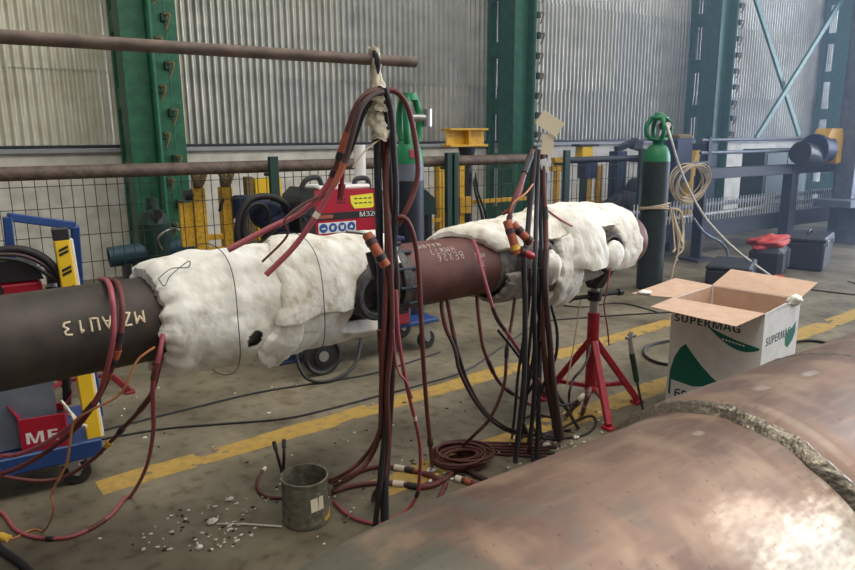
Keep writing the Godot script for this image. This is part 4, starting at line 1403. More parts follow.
func welder_cart() -> void:
	var t := thing("welding_cart", "low dark blue cart on casters carrying the red machine", "cart", Vector3(2.15, 0, -4.2))
	var st := mb()
	box(st, T(Vector3(0.02, 0.215, 0.0)), Vector3(1.0, 0.03, 0.46), 0.006)
	box(st, T(Vector3(-0.03, 0.34, 0.225)), Vector3(0.62, 0.26, 0.02), 0.006)
	box(st, T(Vector3(-0.03, 0.34, -0.225)), Vector3(0.62, 0.26, 0.02), 0.006)
	put("tray", st, mats["cart blue"], t)
	st = mb()
	for x in [-0.36, 0.18]:
		for z in [-0.2, 0.2]:
			box(st, T(Vector3(x, 0.54, z)), Vector3(0.04, 0.62, 0.04), 0.004)
	put("upright", st, mats["deep blue"], t)
	st = mb()
	box(st, T(Vector3(-0.09, 0.835, 0)), Vector3(0.66, 0.03, 0.46), 0.006)
	put("shelf", st, mats["deep blue"], t)
	caster(t, 0.44, 0.17, 0.07, 0.2)
	caster(t, 0.44, -0.17, 0.07, 0.2)
	for z in [0.24, -0.24]:
		st = mb()
		lathe(st, [Vector2(0.0, -0.025), Vector2(0.06, -0.025), Vector2(0.06, -0.012), Vector2(0.1, -0.012), Vector2(0.115, -0.025), Vector2(0.13, -0.02), Vector2(0.13, 0.02), Vector2(0.115, 0.025), Vector2(0.1, 0.012), Vector2(0.06, 0.012), Vector2(0.06, 0.025), Vector2(0.0, 0.025)], Transform3D(Basis(Vector3(1, 0, 0), PI / 2), Vector3(-0.43, 0.13, z + 0.03 * signf(z))), 28)
		var w := put("rear_wheel", st, mats["black rubber"], t)
		st = mb()
		cyl(st, Vector3(-0.43, 0.13, z), Vector3(-0.43, 0.13, z + 0.062 * signf(z)), 0.035, 14)
		put("hub", st, mats["silver"], w)
	# the machine
	var m := thing("welding_machine", "red and black welding power source with yellow sticker on the blue cart", "welding machine", Vector3(1.96, 0.85, -4.2))
	st = mb()
	prism(st, PackedVector2Array([Vector2(-0.2, 0.0), Vector2(0.25, 0.0), Vector2(0.25, 0.325), Vector2(-0.14, 0.34), Vector2(-0.2, 0.30)]), 0.30, T(Vector3(0, 0, -0.15)))
	put("case", st, mats["machine red"], m)
	st = mb()
	prism(st, PackedVector2Array([Vector2(-0.30, 0.0), Vector2(-0.2, 0.0), Vector2(-0.2, 0.35), Vector2(-0.23, 0.35), Vector2(-0.285, 0.30), Vector2(-0.31, 0.20)]), 0.33, T(Vector3(0, 0, -0.165)))
	var fp := put("front_panel", st, mats["black plastic"], m)
	for d in [[-0.275, 0.24], [-0.235, 0.26], [-0.27, 0.16], [-0.23, 0.18], [-0.25, 0.08]]:
		st = mb()
		cyl(st, Vector3(d[0], d[1], 0.16), Vector3(d[0], d[1], 0.175), 0.014, 12)
		put("knob", st, mats["machine red"] if d[1] > 0.2 else mats["dark steel"], fp)
	st = mb()
	prism(st, PackedVector2Array([Vector2(0.25, 0.0), Vector2(0.30, 0.01), Vector2(0.30, 0.31), Vector2(0.25, 0.33)]), 0.32, T(Vector3(0, 0, -0.16)))
	put("rear_panel", st, mats["black plastic"], m)
	st = mb()
	box(st, T(Vector3(0.04, 0.345, 0)), Vector3(0.38, 0.03, 0.24), 0.01)
	put("top_cover", st, mats["white paint"], m)
	st = mb()
	tube(st, smooth_path(PackedVector3Array([Vector3(-0.24, 0.345, 0.05), Vector3(-0.2, 0.40, 0.05), Vector3(-0.12, 0.41, 0.05), Vector3(-0.09, 0.35, 0.05)])), 0.018, 8)
	put("handle", st, mats["black plastic"], m)
	st = mb()
	tube(st, smooth_path(PackedVector3Array([Vector3(0.14, 0.345, 0.05), Vector3(0.16, 0.39, 0.05), Vector3(0.24, 0.39, 0.05), Vector3(0.26, 0.33, 0.05)])), 0.018, 8)
	put("handle", st, mats["black plastic"], m)
	st = mb()
	box(st, T(Vector3(0.025, 0.165, 0.1515)), Vector3(0.44, 0.045, 0.004), 0.001)
	put("badge_strip", st, mats["black plastic"], m)
	var fnt := SystemFont.new()
	fnt.font_names = PackedStringArray(["Droid Sans"])
	lettering(m, "M320", fnt, 0.032, T(Vector3(0.12, 0.165, 0.1535)), mats["white paint"], 1.3)
	st = mb()
	box(st, T(Vector3(-0.12, 0.165, 0.1538)), Vector3(0.1, 0.022, 0.001), 0.0)
	put("badge", st, mats["orange sleeve"], m)
	st = mb()
	prism(st, PackedVector2Array([Vector2(0.06, 0.29), Vector2(0.23, 0.30), Vector2(0.235, 0.215), Vector2(0.22, 0.205), Vector2(0.09, 0.205), Vector2(0.065, 0.24)]), 0.0015, T(Vector3(0, 0, 0.15)))
	put("sticker", st, mats["sticker yellow"], m)
	st = mb()
	for k in 8:
		box(st, T(Vector3(0.1 + 0.035 * (k % 4), 0.27 - 0.03 * (k / 4), 0.1522)), Vector3(0.022, 0.008, 0.001), 0.0)
	put("sticker_print", st, mats["dark green"], m)
	st = mb()
	box(st, T(Vector3(-0.04, 0.09, 0.1508)), Vector3(0.27, 0.07, 0.002), 0.0005)
	put("safety_sticker", st, mats["white paint"], m)
	for k in 4:
		st = mb()
		cyl(st, Vector3(-0.14 + 0.067 * k, 0.09, 0.151), Vector3(-0.14 + 0.067 * k, 0.09, 0.153), 0.03, 18)
		var pg := put("safety_pictogram", st, mats["label blue"], m)
		st = mb()
		prism(st, [PackedVector2Array([Vector2(-0.015, 0.0), Vector2(0.015, 0.004), Vector2(0.012, -0.008), Vector2(-0.012, -0.006)]), PackedVector2Array([Vector2(-0.01, 0.012), Vector2(0.012, 0.012), Vector2(0.004, -0.014), Vector2(-0.012, -0.01)]), PackedVector2Array([Vector2(-0.014, 0.014), Vector2(-0.005, 0.014), Vector2(0.0, 0.0), Vector2(0.005, 0.014), Vector2(0.014, 0.014), Vector2(0.01, -0.014), Vector2(-0.01, -0.014)]), PackedVector2Array([Vector2(-0.013, -0.004), Vector2(0.0, 0.012), Vector2(0.013, -0.004), Vector2(0.008, -0.01), Vector2(-0.008, -0.01)])][k], 0.001, T(Vector3(-0.14 + 0.067 * k, 0.09, 0.153)))
		put("figure", st, mats["white paint"], pg)
	st = mb()
	for k in 6:
		box(st, T(Vector3(-0.03 + 0.022 * (k % 3), 0.25 + 0.02 * (k / 3), 0.1505)), Vector3(0.014, 0.012, 0.002), 0.0)
	put("vent", st, mats["black plastic"], m)
	# silver lever and second red case below
	st = mb()
	bar(st, Vector3(2.16, 0.80, -3.92), Vector3(2.36, 0.79, -3.9), 0.02, 0.02, 0.004)
	var lv := thing("tool_case", "small red case beneath the welding machine on the cart shelf edge", "case", Vector3(2.3, 0.235, -4.03))
	st = mb()
	box(st, T(Vector3(0, 0.27, 0)), Vector3(0.2, 0.54, 0.2), 0.012)
	put("body", st, mats["dull red"], lv)
	st = mb()
	box(st, T(Vector3(0, 0.5, 0.0)), Vector3(0.206, 0.02, 0.206), 0.004)
	put("lid_seam", st, mats["black plastic"], lv)
	# navy cover and hose loop left of the machine
	var n := thing("covered_wire_feeder", "wire feeder under a navy cloth left of the red machine", "wire feeder", Vector3(1.45, 0, -4.35))
	st = mb()
	lump(st, Vector3(0.10, 1.03, 0.0), Vector3(0.10, 0.10, 0.11), 0.35, 3.0, 71, 28, 18)
	lump(st, Vector3(0.17, 0.95, 0.03), Vector3(0.13, 0.11, 0.12), 0.4, 3.0, 72, 28, 18)
	lump(st, Vector3(0.24, 0.86, 0.05), Vector3(0.13, 0.1, 0.12), 0.4, 3.0, 73, 28, 18)
	put("cloth", st, mats["navy cloth"], n)
	st = mb()
	box(st, T(Vector3(0.17, 0.46, 0)), Vector3(0.06, 0.92, 0.06), 0.008)
	box(st, T(Vector3(0.17, 0.01, 0)), Vector3(0.2, 0.02, 0.2), 0.004)
	put("stand", st, mats["deep blue"], n)
	st = mb()
	tube(st, smooth_path(PackedVector3Array([Vector3(-0.12, 0.75, 0.12), Vector3(-0.14, 0.95, 0.13), Vector3(-0.06, 1.12, 0.12), Vector3(0.08, 1.15, 0.12), Vector3(0.2, 1.08, 0.14), Vector3(0.22, 0.95, 0.15)]), 8), 0.022, 10)
	put("hose", st, mats["black rubber"], n)
	st = mb()
	tube(st, ring_wire(Vector3(-0.02, 0.98, 0.14), Vector3(0.09, 0.02, 0), Vector3(0.0, 0.13, 0.02), 30), 0.013, 8, true)
	put("hose_loop", st, mats["black rubber"], n)
	# loop of hose on the floor by the rear wheel
	st = mb()
	tube(st, smooth_path(PackedVector3Array([Vector3(1.56, 0.3, -3.92), Vector3(1.52, 0.16, -3.86), Vector3(1.56, 0.04, -3.8), Vector3(1.7, 0.012, -3.76), Vector3(1.88, 0.06, -3.8), Vector3(1.98, 0.2, -3.88), Vector3(2.02, 0.36, -3.95)]), 8), 0.011, 8)
	one("hose_loop", st, mats["black rubber"], "black hose looped in front of the cart's rear wheel", "hose")

# ------------------------------------------------------------------ cart at the left edge
func left_cart() -> void:
	var t := thing("machine_cart", "blue cart with striped yellow post and blue handle at the left", "cart", Vector3(0.0, 0, -3.42))
	var st := mb()
	box(st, T(Vector3(-0.22, 0.165, 0.0)), Vector3(1.06, 0.08, 0.5), 0.006)
	put("deck", st, mats["cart blue"], t)
	caster(t, 0.2, 0.2, 0.06, 0.125)
	caster(t, 0.2, -0.2, 0.06, 0.125)
	caster(t, -0.6, 0.2, 0.06, 0.125)
	caster(t, -0.6, -0.2, 0.06, 0.125)
	# striped post
	st = mb()
	bar(st, Vector3(0.285, 0.2, 0.2), Vector3(0.25, 1.1, 0.2), 0.06, 0.05, 0.004, Vector3.BACK)
	var po := put("striped_post", st, mats["bright yellow"], t)
	st = mb()
	bar(st, Vector3(0.25, 1.1, 0.2), Vector3(0.2485, 1.15, 0.2), 0.062, 0.052, 0.004, Vector3.BACK)
	put("cap", st, mats["black plastic"], po)
	st = mb()
	bar(st, Vector3(0.32, 0.2, 0.195), Vector3(0.287, 1.1, 0.195), 0.012, 0.04, 0.002, Vector3.BACK)
	put("edge_strip", st, mats["white paint"], po)
	for k in 6:
		var y := 1.05 - 0.085 * k
		var x := 0.285 - 0.035 * (y - 0.2) / 0.9
		st = mb()
		for e in 2:
			prism(st, PackedVector2Array([Vector2(-0.018, -0.018 + 0.018 * e), Vector2(0.018, -0.002 + 0.018 * e), Vector2(0.018, 0.010 + 0.018 * e), Vector2(-0.018, -0.006 + 0.018 * e)]), 0.002, T(Vector3(x, y, 0.225)))
		put("hazard_mark", st, mats["black plastic"], po)
	# blue tube handle
	st = mb()
	var hp := [Vector3(0.065, 1.0, 0.1), Vector3(0.07, 1.2, 0.1), Vector3(0.32, 1.14, 0.06), Vector3(0.315, 0.9, 0.02), Vector3(0.34, 0.2, -0.05)]
	for k in 4:
		bar(st, hp[k], hp[k + 1], 0.04, 0.035, 0.004)
	bar(st, Vector3(0.06, 0.2, 0.1), hp[0], 0.04, 0.035, 0.004)
	put("handle", st, mats["cart blue"], t)
	# machine with black lid
	var m := thing("power_source", "black-lidded red power source behind the left pipe", "machine", Vector3(-0.12, 0, -3.42))
	st = mb()
	box(st, T(Vector3(0, 0.535, 0)), Vector3(0.55, 0.66, 0.36), 0.01)
	put("body", st, mats["steel grey"], m)
	st = mb()
	box(st, T(Vector3(0, 0.9, 0.0)), Vector3(0.56, 0.085, 0.38), 0.02)
	put("red_band", st, mats["machine red"], m)
	st = mb()
	prism(st, PackedVector2Array([Vector2(-0.29, 0.94), Vector2(0.29, 0.94), Vector2(0.27, 1.0), Vector2(0.22, 1.025), Vector2(-0.25, 1.05), Vector2(-0.29, 1.0)]), 0.38, T(Vector3(0, 0, -0.19)))
	put("lid", st, mats["black plastic"], m)
	st = mb()
	cyl(st, Vector3(0.12, 0.91, 0.185), Vector3(0.12, 0.91, 0.205), 0.022, 14)
	put("knob", st, mats["black plastic"], m)
	st = mb()
	box(st, T(Vector3(0.08, 0.972, 0.19)), Vector3(0.09, 0.025, 0.008), 0.002)
	put("latch", st, mats["dark steel"], m)
	st = mb()
	tube(st, ring_wire(Vector3(-0.03, 1.14, 0.08), Vector3(0.11, 0.0, 0.05), Vector3(0.01, 0.12, 0), 30), 0.03, 10, true)
	tube(st, ring_wire(Vector3(-0.05, 1.13, 0.02), Vector3(0.11, 0.0, 0.05), Vector3(0.01, 0.12, 0), 30), 0.03, 10, true)
	one("hose_coil", st, mats["black rubber"], "thick black hose coil on the left machine lid", "hose").position = Vector3(-0.2, 0.03, -3.42)
	for k in 3:
		st = mb()
		tube(st, smooth_path(PackedVector3Array([Vector3(-0.05, 1.06, -3.26 + 0.04 * k), Vector3(0.1, 1.07 - 0.02 * k, -3.23 + 0.03 * k), Vector3(0.2, 1.0 - 0.03 * k, -3.22), Vector3(0.24 + 0.02 * k, 0.85, -3.25), Vector3(0.22, 0.6, -3.28), Vector3(0.2, 0.35, -3.3)]), 8), 0.018 if k == 0 else 0.008, 8)
		one("machine_hose", st, mats["black rubber"] if k != 1 else mats["dark brown lead"], ["thick black hose arching behind the yellow striped post", "thin brown hose behind the yellow striped post", "thin black hose behind the yellow striped post"][k], "hose")
	# red box with white letters on the deck
	var b := thing("red_box", "small open red box marked ME on the left cart deck", "box", Vector3(0.10, 0.205, -3.26), -0.12)
	st = mb()
	var hh := 0.15
	for d in [[Vector3(0, hh / 2, 0.07), Vector3(0.17, hh, 0.006)], [Vector3(0, hh / 2, -0.07), Vector3(0.17, hh, 0.006)], [Vector3(-0.085, hh / 2, 0), Vector3(0.006, hh, 0.146)], [Vector3(0.085, hh / 2, 0), Vector3(0.006, hh, 0.146)]]:
		box(st, T(d[0]), d[1], 0.001)
	put("side_panel", st, mats["machine red"], b)
	st = mb()
	slab(st, [Vector3(0.085, hh, 0.07), Vector3(0.085, hh, -0.07), Vector3(0.13, hh + 0.06, -0.07), Vector3(0.12, hh + 0.07, 0.06)], Vector3(0, 0.003, 0))
	slab(st, [Vector3(-0.085, hh, -0.07), Vector3(-0.085, hh, 0.07), Vector3(-0.12, hh + 0.06, 0.05), Vector3(-0.12, hh + 0.06, -0.07)], Vector3(0, 0.003, 0))
	put("flap", st, mats["machine red"], b)
	st = mb()
	box(st, T(Vector3(0, 0.06, 0)), Vector3(0.16, 0.12, 0.13), 0.002)
	put("filling", st, mats["black plastic"], b)
	var fnt := SystemFont.new()
	fnt.font_names = PackedStringArray(["Droid Sans"])
	fnt.font_weight = 700
	lettering(b, "ME", fnt, 0.05, T(Vector3(-0.075, 0.06, 0.0735)), mats["white paint"], 1.3)
	st = mb()
	for k in 4:
		tube(st, smooth_path(PackedVector3Array([Vector3(0.17 + 0.01 * k, 0.42 - 0.03 * k, -3.16), Vector3(0.2 + 0.012 * k, 0.36 - 0.02 * k, -3.15), Vector3(0.215 + 0.012 * k, 0.3, -3.14 + 0.01 * k)]), 4), 0.006, 6)
	one("cloth_rag", st, mats["plug white"], "pale frayed rag hanging beside the red box", "rag")

# ------------------------------------------------------------------ gas bottles
func bottles() -> void:
	var t := thing("gas_cylinder", "dark gas bottle with green shoulder roped upright right of the pipe", "gas cylinder", Vector3(5.55, 0, -4.44))
	var st := mb()
	lathe(st, [Vector2(0.0, 0.0), Vector2(0.115, 0.0), Vector2(0.128, 0.02), Vector2(0.128, 1.27)], Transform3D(), 40)
	put("body", st, mats["bottle dark"], t)
	st = mb()
	var prof := []
	for k in 11:
		var a := PI / 2 * k / 10.0
		prof.append(Vector2(0.05 + 0.078 * cos(a), 1.27 + 0.16 * sin(a)))
	prof.append(Vector2(0.045, 1.47))
	prof.append(Vector2(0.0, 1.47))
	lathe(st, prof, Transform3D(), 40, true)
	put("shoulder", st, mats["bottle green"], t)
	# open valve guard: ring foot, four ribs, top ring
	st = mb()
	tube(st, ring_wire(Vector3(0, 1.48, 0), Vector3(0.07, 0, 0), Vector3(0, 0, 0.07), 28), 0.018, 8, true)
	tube(st, ring_wire(Vector3(0, 1.68, 0), Vector3(0.07, 0, 0), Vector3(0, 0, 0.07), 28), 0.022, 8, true)
	for k in 4:
		var a := TAU * k / 4 + 0.5
		var d := Vector3(cos(a), 0, sin(a))
		tube(st, smooth_path(PackedVector3Array([d * 0.07 + Vector3(0, 1.48, 0), d * 0.115 + Vector3(0, 1.53, 0), d * 0.12 + Vector3(0, 1.61, 0), d * 0.07 + Vector3(0, 1.68, 0)])), 0.022, 8)
	lathe(st, [Vector2(0.0, 1.69), Vector2(0.06, 1.69), Vector2(0.04, 1.73), Vector2(0.0, 1.73)], Transform3D(), 20)
	put("valve_guard", st, mats["bottle green"], t)
	st = mb()
	cyl(st, Vector3(0, 1.46, 0), Vector3(0, 1.62, 0), 0.025, 12)
	put("valve", st, mats["silver"], t)
	st = mb()
	cyl(st, Vector3(0.03, 1.61, 0.03), Vector3(-0.03, 1.61, 0.13), 0.045, 16)
	var rg := put("regulator", st, mats["black plastic"], t)
	st = mb()
	cyl(st, Vector3(-0.03, 1.61, 0.13), Vector3(-0.034, 1.61, 0.136), 0.03, 16)
	put("gauge_face", st, mats["white paint"], rg)
	# bottle on the welding cart
	t = thing("gas_cylinder", "grey gas bottle with bright green shoulder standing on the welding cart", "gas cylinder", Vector3(2.6, 0.23, -4.25))
	st = mb()
	lathe(st, [Vector2(0.0, 0.0), Vector2(0.1, 0.0), Vector2(0.105, 0.015), Vector2(0.105, 0.98)], Transform3D(), 36)
	put("body", st, mats["dark steel"], t)
	st = mb()
	lathe(st, [Vector2(0.105, 0.98), Vector2(0.105, 1.1)], Transform3D(), 36)
	put("grey_band", st, mats["steel grey"], t)
	st = mb()
	prof = []
	for k in 9:
		var a := PI / 2 * k / 8.0
		prof.append(Vector2(0.04 + 0.065 * cos(a), 1.1 + 0.16 * sin(a)))
	prof.append(Vector2(0.0, 1.265))
	lathe(st, prof, Transform3D(), 36, true)
	put("shoulder", st, mats["bottle green"], t)
	st = mb()
	for k in 3:
		var a := TAU * k / 3 + 0.2
		var d := Vector3(cos(a), 0, sin(a))
		tube(st, smooth_path(PackedVector3Array([d * 0.055 + Vector3(0, 1.25, 0), d * 0.08 + Vector3(0, 1.33, 0), d * 0.08 + Vector3(0, 1.45, 0), d * 0.05 + Vector3(0, 1.56, 0)])), 0.026, 8)
	lathe(st, [Vector2(0.0, 1.54), Vector2(0.07, 1.54), Vector2(0.06, 1.59), Vector2(0.0, 1.59)], Transform3D(), 20)
	put("valve_guard", st, mats["bottle green"], t)
	st = mb()
	cyl(st, Vector3(0.0, 1.42, 0), Vector3(0.13, 1.42, 0.05), 0.03, 12)
	cyl(st, Vector3(0.13, 1.36, 0.05), Vector3(0.13, 1.48, 0.05), 0.032, 14)
	put("regulator", st, mats["silver"], t)
	st = mb()
	box(st, T(Vector3(-0.03, 1.17, 0.093), Vector3(0, -15, 0)), Vector3(0.04, 0.06, 0.02), 0.002)
	put("label", st, mats["pink lead"], t)
	# white paper roll standing behind the cables
	t = thing("paper_roll", "white paper roll standing on the red welding machine", "roll", Vector3(2.22, 1.215, -4.28))
	st = mb()
	lathe(st, [Vector2(0.02, 0.0), Vector2(0.04, 0.0), Vector2(0.04, 0.25), Vector2(0.02, 0.25), Vector2(0.02, 0.0)], Transform3D(), 20)
	put("paper", st, mats["white paint"], t)
	# rope round the tall bottle
	st = mb()
	for k in 3:
		tube(st, ring_wire(Vector3(5.55, 0.80 + 0.02 * k, -4.44), Vector3(0.138, 0.015 * (k - 1), 0), Vector3(0, 0.02, 0.138), 36), 0.009, 6, true)
	var R := one("rope", st, mats["rope tan"], "tan rope tied round the dark gas bottle with hanging ends", "rope")
	st = mb()
	for d in [[0.0, 0.0], [0.035, 0.3], [-0.03, 0.42]]:
		tube(st, smooth_path(PackedVector3Array([Vector3(5.59, 0.82, -4.275), Vector3(5.63 + d[0], 0.66, -4.24), Vector3(5.59 + d[0] * 2.0, 0.45, -4.149), Vector3(5.53 + d[0], 0.25 + d[1] * 0.4, -4.148), Vector3(5.49 + d[0] + d[1] * 0.2, 0.03 + d[1], -4.147)]), 8), 0.008, 6)
	put("loose_end", st, mats["rope tan"], R)
	st = mb()
	for d in [[0.07, 0.2], [0.05, 0.14]]:
		tube(st, smooth_path(PackedVector3Array([Vector3(5.59, 0.82, -4.275), Vector3(5.65 + d[0], 0.78, -4.241), Vector3(5.71 + d[0], 0.72 - d[1], -4.24), Vector3(5.61, 0.66 - d[1], -4.149), Vector3(5.59, 0.80, -4.242)]), 8), 0.008, 6)
	put("bow", st, mats["rope tan"], R)
	# hose coil hung beside it
	st = mb()
	for k in 9:
		var rr := 0.17 + 0.06 * rng.randf()
		tube(st, ring_wire(Vector3(6.72 + 0.05 * rng.randf(), 0.96 + 0.06 * rng.randf(), -4.98 + 0.015 * k), Vector3(rr * 1.25, 0.09 * rng.randf() - 0.04, 0.02), Vector3(-0.04 + 0.08 * rng.randf(), rr * 0.95, 0.03), 36), 0.007, 6, true)
	one("hose_coil", st, mats["rope tan"], "tan rope coil hung on the bench end behind the gas bottle", "rope coil")
	st = mb()
	tube(st, smooth_path(PackedVector3Array([Vector3(6.55, 0.62, -4.7), Vector3(6.7, 0.45, -4.65), Vector3(6.95, 0.32, -4.6), Vector3(7.05, 0.2, -4.58), Vector3(7.0, 0.012, -4.5)]), 8), 0.016, 8)
	one("gas_hose", st, mats["steel grey"], "grey tool lead hanging below the rope coil", "hose")
	st = mb()
	lump(st, Vector3(6.75, 0.49, -5.42), Vector3(0.16, 0.045, 0.06), 0.4, 4.0, 77, 20, 10)
	one("glove", st, mats["plug white"], "pale work glove lying on the bench end by the rope", "glove")

func cases() -> void:
	var t := thing("tool_case", "black flat tool case nearest the carton", "case", Vector3(6.33, 0, -4.05), 0.45)
	var st := mb()
	box(st, T(Vector3(0, 0.1, 0)), Vector3(0.62, 0.2, 0.4), 0.015)
	put("body", st, mats["case black"], t)
	st = mb()
	box(st, T(Vector3(0, 0.225, 0)), Vector3(0.63, 0.05, 0.41), 0.015)
	put("lid", st, mats["case black"], t)
	for x in [-0.2, 0.2]:
		st = mb()
		box(st, T(Vector3(x, 0.19, 0.205)), Vector3(0.05, 0.06, 0.015), 0.003)
		put("latch", st, mats["silver"] if x > 0 else mats["dark steel"], t)
	t = thing("tool_case", "larger dark blue tool case at the far right of the row", "case", Vector3(8.05, 0, -4.2), 0.35)
	st = mb()
	box(st, T(Vector3(0, 0.16, 0)), Vector3(0.7, 0.32, 0.42), 0.02)
	put("body", st, mats["case black"], t)
	st = mb()
	box(st, T(Vector3(0, 0.35, 0)), Vector3(0.72, 0.06, 0.44), 0.02)
	put("lid", st, mats["case black"], t)
	for x in [-0.22, 0.22]:
		st = mb()
		box(st, T(Vector3(x, 0.31, 0.22)), Vector3(0.05, 0.07, 0.015), 0.003)
		put("latch", st, mats["silver"], t)
	st = mb()
	tube(st, smooth_path(PackedVector3Array([Vector3(-0.1, 0.38, 0), Vector3(-0.07, 0.42, 0), Vector3(0.07, 0.42, 0), Vector3(0.1, 0.38, 0)])), 0.012, 8)
	put("handle", st, mats["black plastic"], t)
	t = thing("tool_bag", "dark tool bag heaped with red cloth between the two cases", "bag", Vector3(7.25, 0, -4.2), 0.4)
	st = mb()
	box(st, T(Vector3(0, 0.16, 0)), Vector3(0.6, 0.32, 0.34), 0.05)
	put("body", st, mats["case black"], t)
	st = mb()
	box(st, T(Vector3(0.2, 0.16, 0.175)), Vector3(0.14, 0.2, 0.012), 0.004)
	put("pocket", st, mats["steel grey"], t)
	st = mb()
	lump(st, Vector3(-0.02, 0.36, 0), Vector3(0.28, 0.08, 0.16), 0.7, 5.0, 81, 30, 16)
	one("red_cloth", st, mats["bag red"], "crumpled red cloth on top of the dark tool bag", "cloth").position = Vector3(7.25, 0, -4.2)
	t = thing("red_tape_roll", "small red tape roll on the floor by the flat case", "tape roll", Vector3(6.75, 0, -3.78))
	st = mb()
	lathe(st, [Vector2(0.025, 0.0), Vector2(0.05, 0.0), Vector2(0.05, 0.1), Vector2(0.025, 0.1), Vector2(0.025, 0.0)], Transform3D(), 18)
	put("roll", st, mats["bag red"], t)

# ------------------------------------------------------------------ the tube rig that carries the heating cables
func hanging_rig() -> void:
	var t := thing("cable_rig", "overhead scaffold tube on posts that carries the heating cables", "rig", Vector3(0, 0, -2.06))
	var st := mb()
	lathe(st, [Vector2(0.0145, -1.5), Vector2(0.0175, -1.5), Vector2(0.0175, 1.29), Vector2(0.0145, 1.29), Vector2(0.0145, -1.5)], Transform3D(Basis(Vector3(0, 0, 1), -PI / 2), Vector3(0, 1.757, 0)), 18)
	put("tube", st, mats["rusty pipe"], t)
	for x in [-1.35, 1.135]:
		st = mb()
		cyl(st, Vector3(x, 0.02, -0.0), Vector3(x, 1.738, 0), 0.013, 12)
		put("post", st, mats["dark steel"], t)
		st = mb()
		lathe(st, [Vector2(0.0, 0.0), Vector2(0.09, 0.0), Vector2(0.09, 0.012), Vector2(0.0, 0.02)], T(Vector3(x, 0, 0)), 20)
		put("base_plate", st, mats["dark steel"], t)
	# crumpled cloth wrapped round the tube's end and the post
	var tp: MeshInstance3D
	for d in [[1.795, 1.665, 0.019, 0.024, 1], [1.655, 1.59, 0.03, 0.033, 2], [1.592, 1.50, 0.026, 0.043, 3]]:
		st = mb()
		crumple(st, Vector3(1.13, d[0], 0.0), Vector3(1.13 + (1.795 - d[1]) * 0.07, d[1], 0.004), d[2], d[3], d[4])
		tp = put("cloth_wrap", st, mats["tape cloth"], t)
	st = mb()
	tube(st, smooth_path(PackedVector3Array([Vector3(1.12, 1.785, 0.018), Vector3(1.132, 1.75, 0.022), Vector3(1.133, 1.71, 0.02)]), 4), [0.004, 0.008, 0.010, 0.010, 0.012, 0.009, 0.007, 0.005, 0.003], 6)
	put("dark_tape", st, mats["black strap"], tp)
	st = mb()
	tube(st, ring_wire(Vector3(1.138, 1.66, 0), Vector3(0.026, 0.002, 0), Vector3(0, 0, 0.022), 20), 0.008, 6, true)
	put("dark_tape", st, mats["black strap"], tp)
	st = mb()
	tube(st, smooth_path(PackedVector3Array([Vector3(1.135, 1.50, 0.02), Vector3(1.08, 1.47, 0.03), Vector3(1.04, 1.43, 0.03), Vector3(1.025, 1.41, 0.03)])), 0.003, 5)
	put("frayed_string", st, mats["rope tan"], tp)
	# second post with its card tag
	t = thing("cable_post", "slim dark post holding the right cable bundle with a cream card on top", "post", Vector3(2.055, 0, -2.20))
	st = mb()
	cyl(st, Vector3(0, 0.015, -0.03), Vector3(0.0, 1.52, -0.03), 0.011, 10)
	put("post", st, mats["dark steel"], t)
	st = mb()
	lathe(st, [Vector2(0.0, 0.0), Vector2(0.03, 0.0), Vector2(0.03, 0.012), Vector2(0.0, 0.02)], T(Vector3(0, 0, -0.03)), 20)
	put("base_plate", st, mats["dark steel"], t)
	st = mb()
	box(st, T(Vector3(-0.035, 1.56, 0.03), Vector3(0, -36, -33)), Vector3(0.105, 0.065, 0.004), 0.0005)
	put("card", st, mats["card cream"], t)
	st = mb()
	box(st, T(Vector3(-0.035, 1.475, 0.02), Vector3(0, -36, -2)), Vector3(0.05, 0.085, 0.004), 0.0005)
	put("card", st, mats["card cream"], t)
	st = mb()
	box(st, T(Vector3(-0.05, 1.385, 0.02), Vector3(0, -30, 15)), Vector3(0.032, 0.06, 0.004), 0.0005)
	put("tag", st, mats["paper white"], t)

func crumple(st: SurfaceTool, a: Vector3, b: Vector3, r0: float, r1: float, sd: int) -> void:   # creased cloth sleeve from a down to b
	var nu := 28
	var nv := 22
	var g := []
	for j in nv + 1:
		var f := float(j) / nv
		var row := PackedVector3Array()
		for i in nu:
			var an := TAU * i / nu
			var n1 := nz.get_noise_3d(cos(an) * 70.0 + sd * 90.0, sin(an) * 70.0, f * 190.0)
			var n2 := absf(nz.get_noise_3d(cos(an) * 120.0 + f * 200.0, sin(an) * 120.0 + sd * 30.0, f * 60.0))
			var r := lerpf(r0, r1, f) * (0.85 + 0.5 * n1 + 0.5 * n2)
			var c := a.lerp(b, f)
			if j == nv or j == 0: c.y += 0.018 * nz.get_noise_2d(an * 60.0, sd * 40.0 + j)
			row.append(c + Vector3(cos(an) * r, 0.0, sin(an) * r * 0.8))
		g.append(row)
	st.set_smooth_group(0)
	for j in nv:
		for i in nu:
			var i2 := (i + 1) % nu
			quad(st, g[j][i], g[j][i2], g[j + 1][i2], g[j + 1][i])

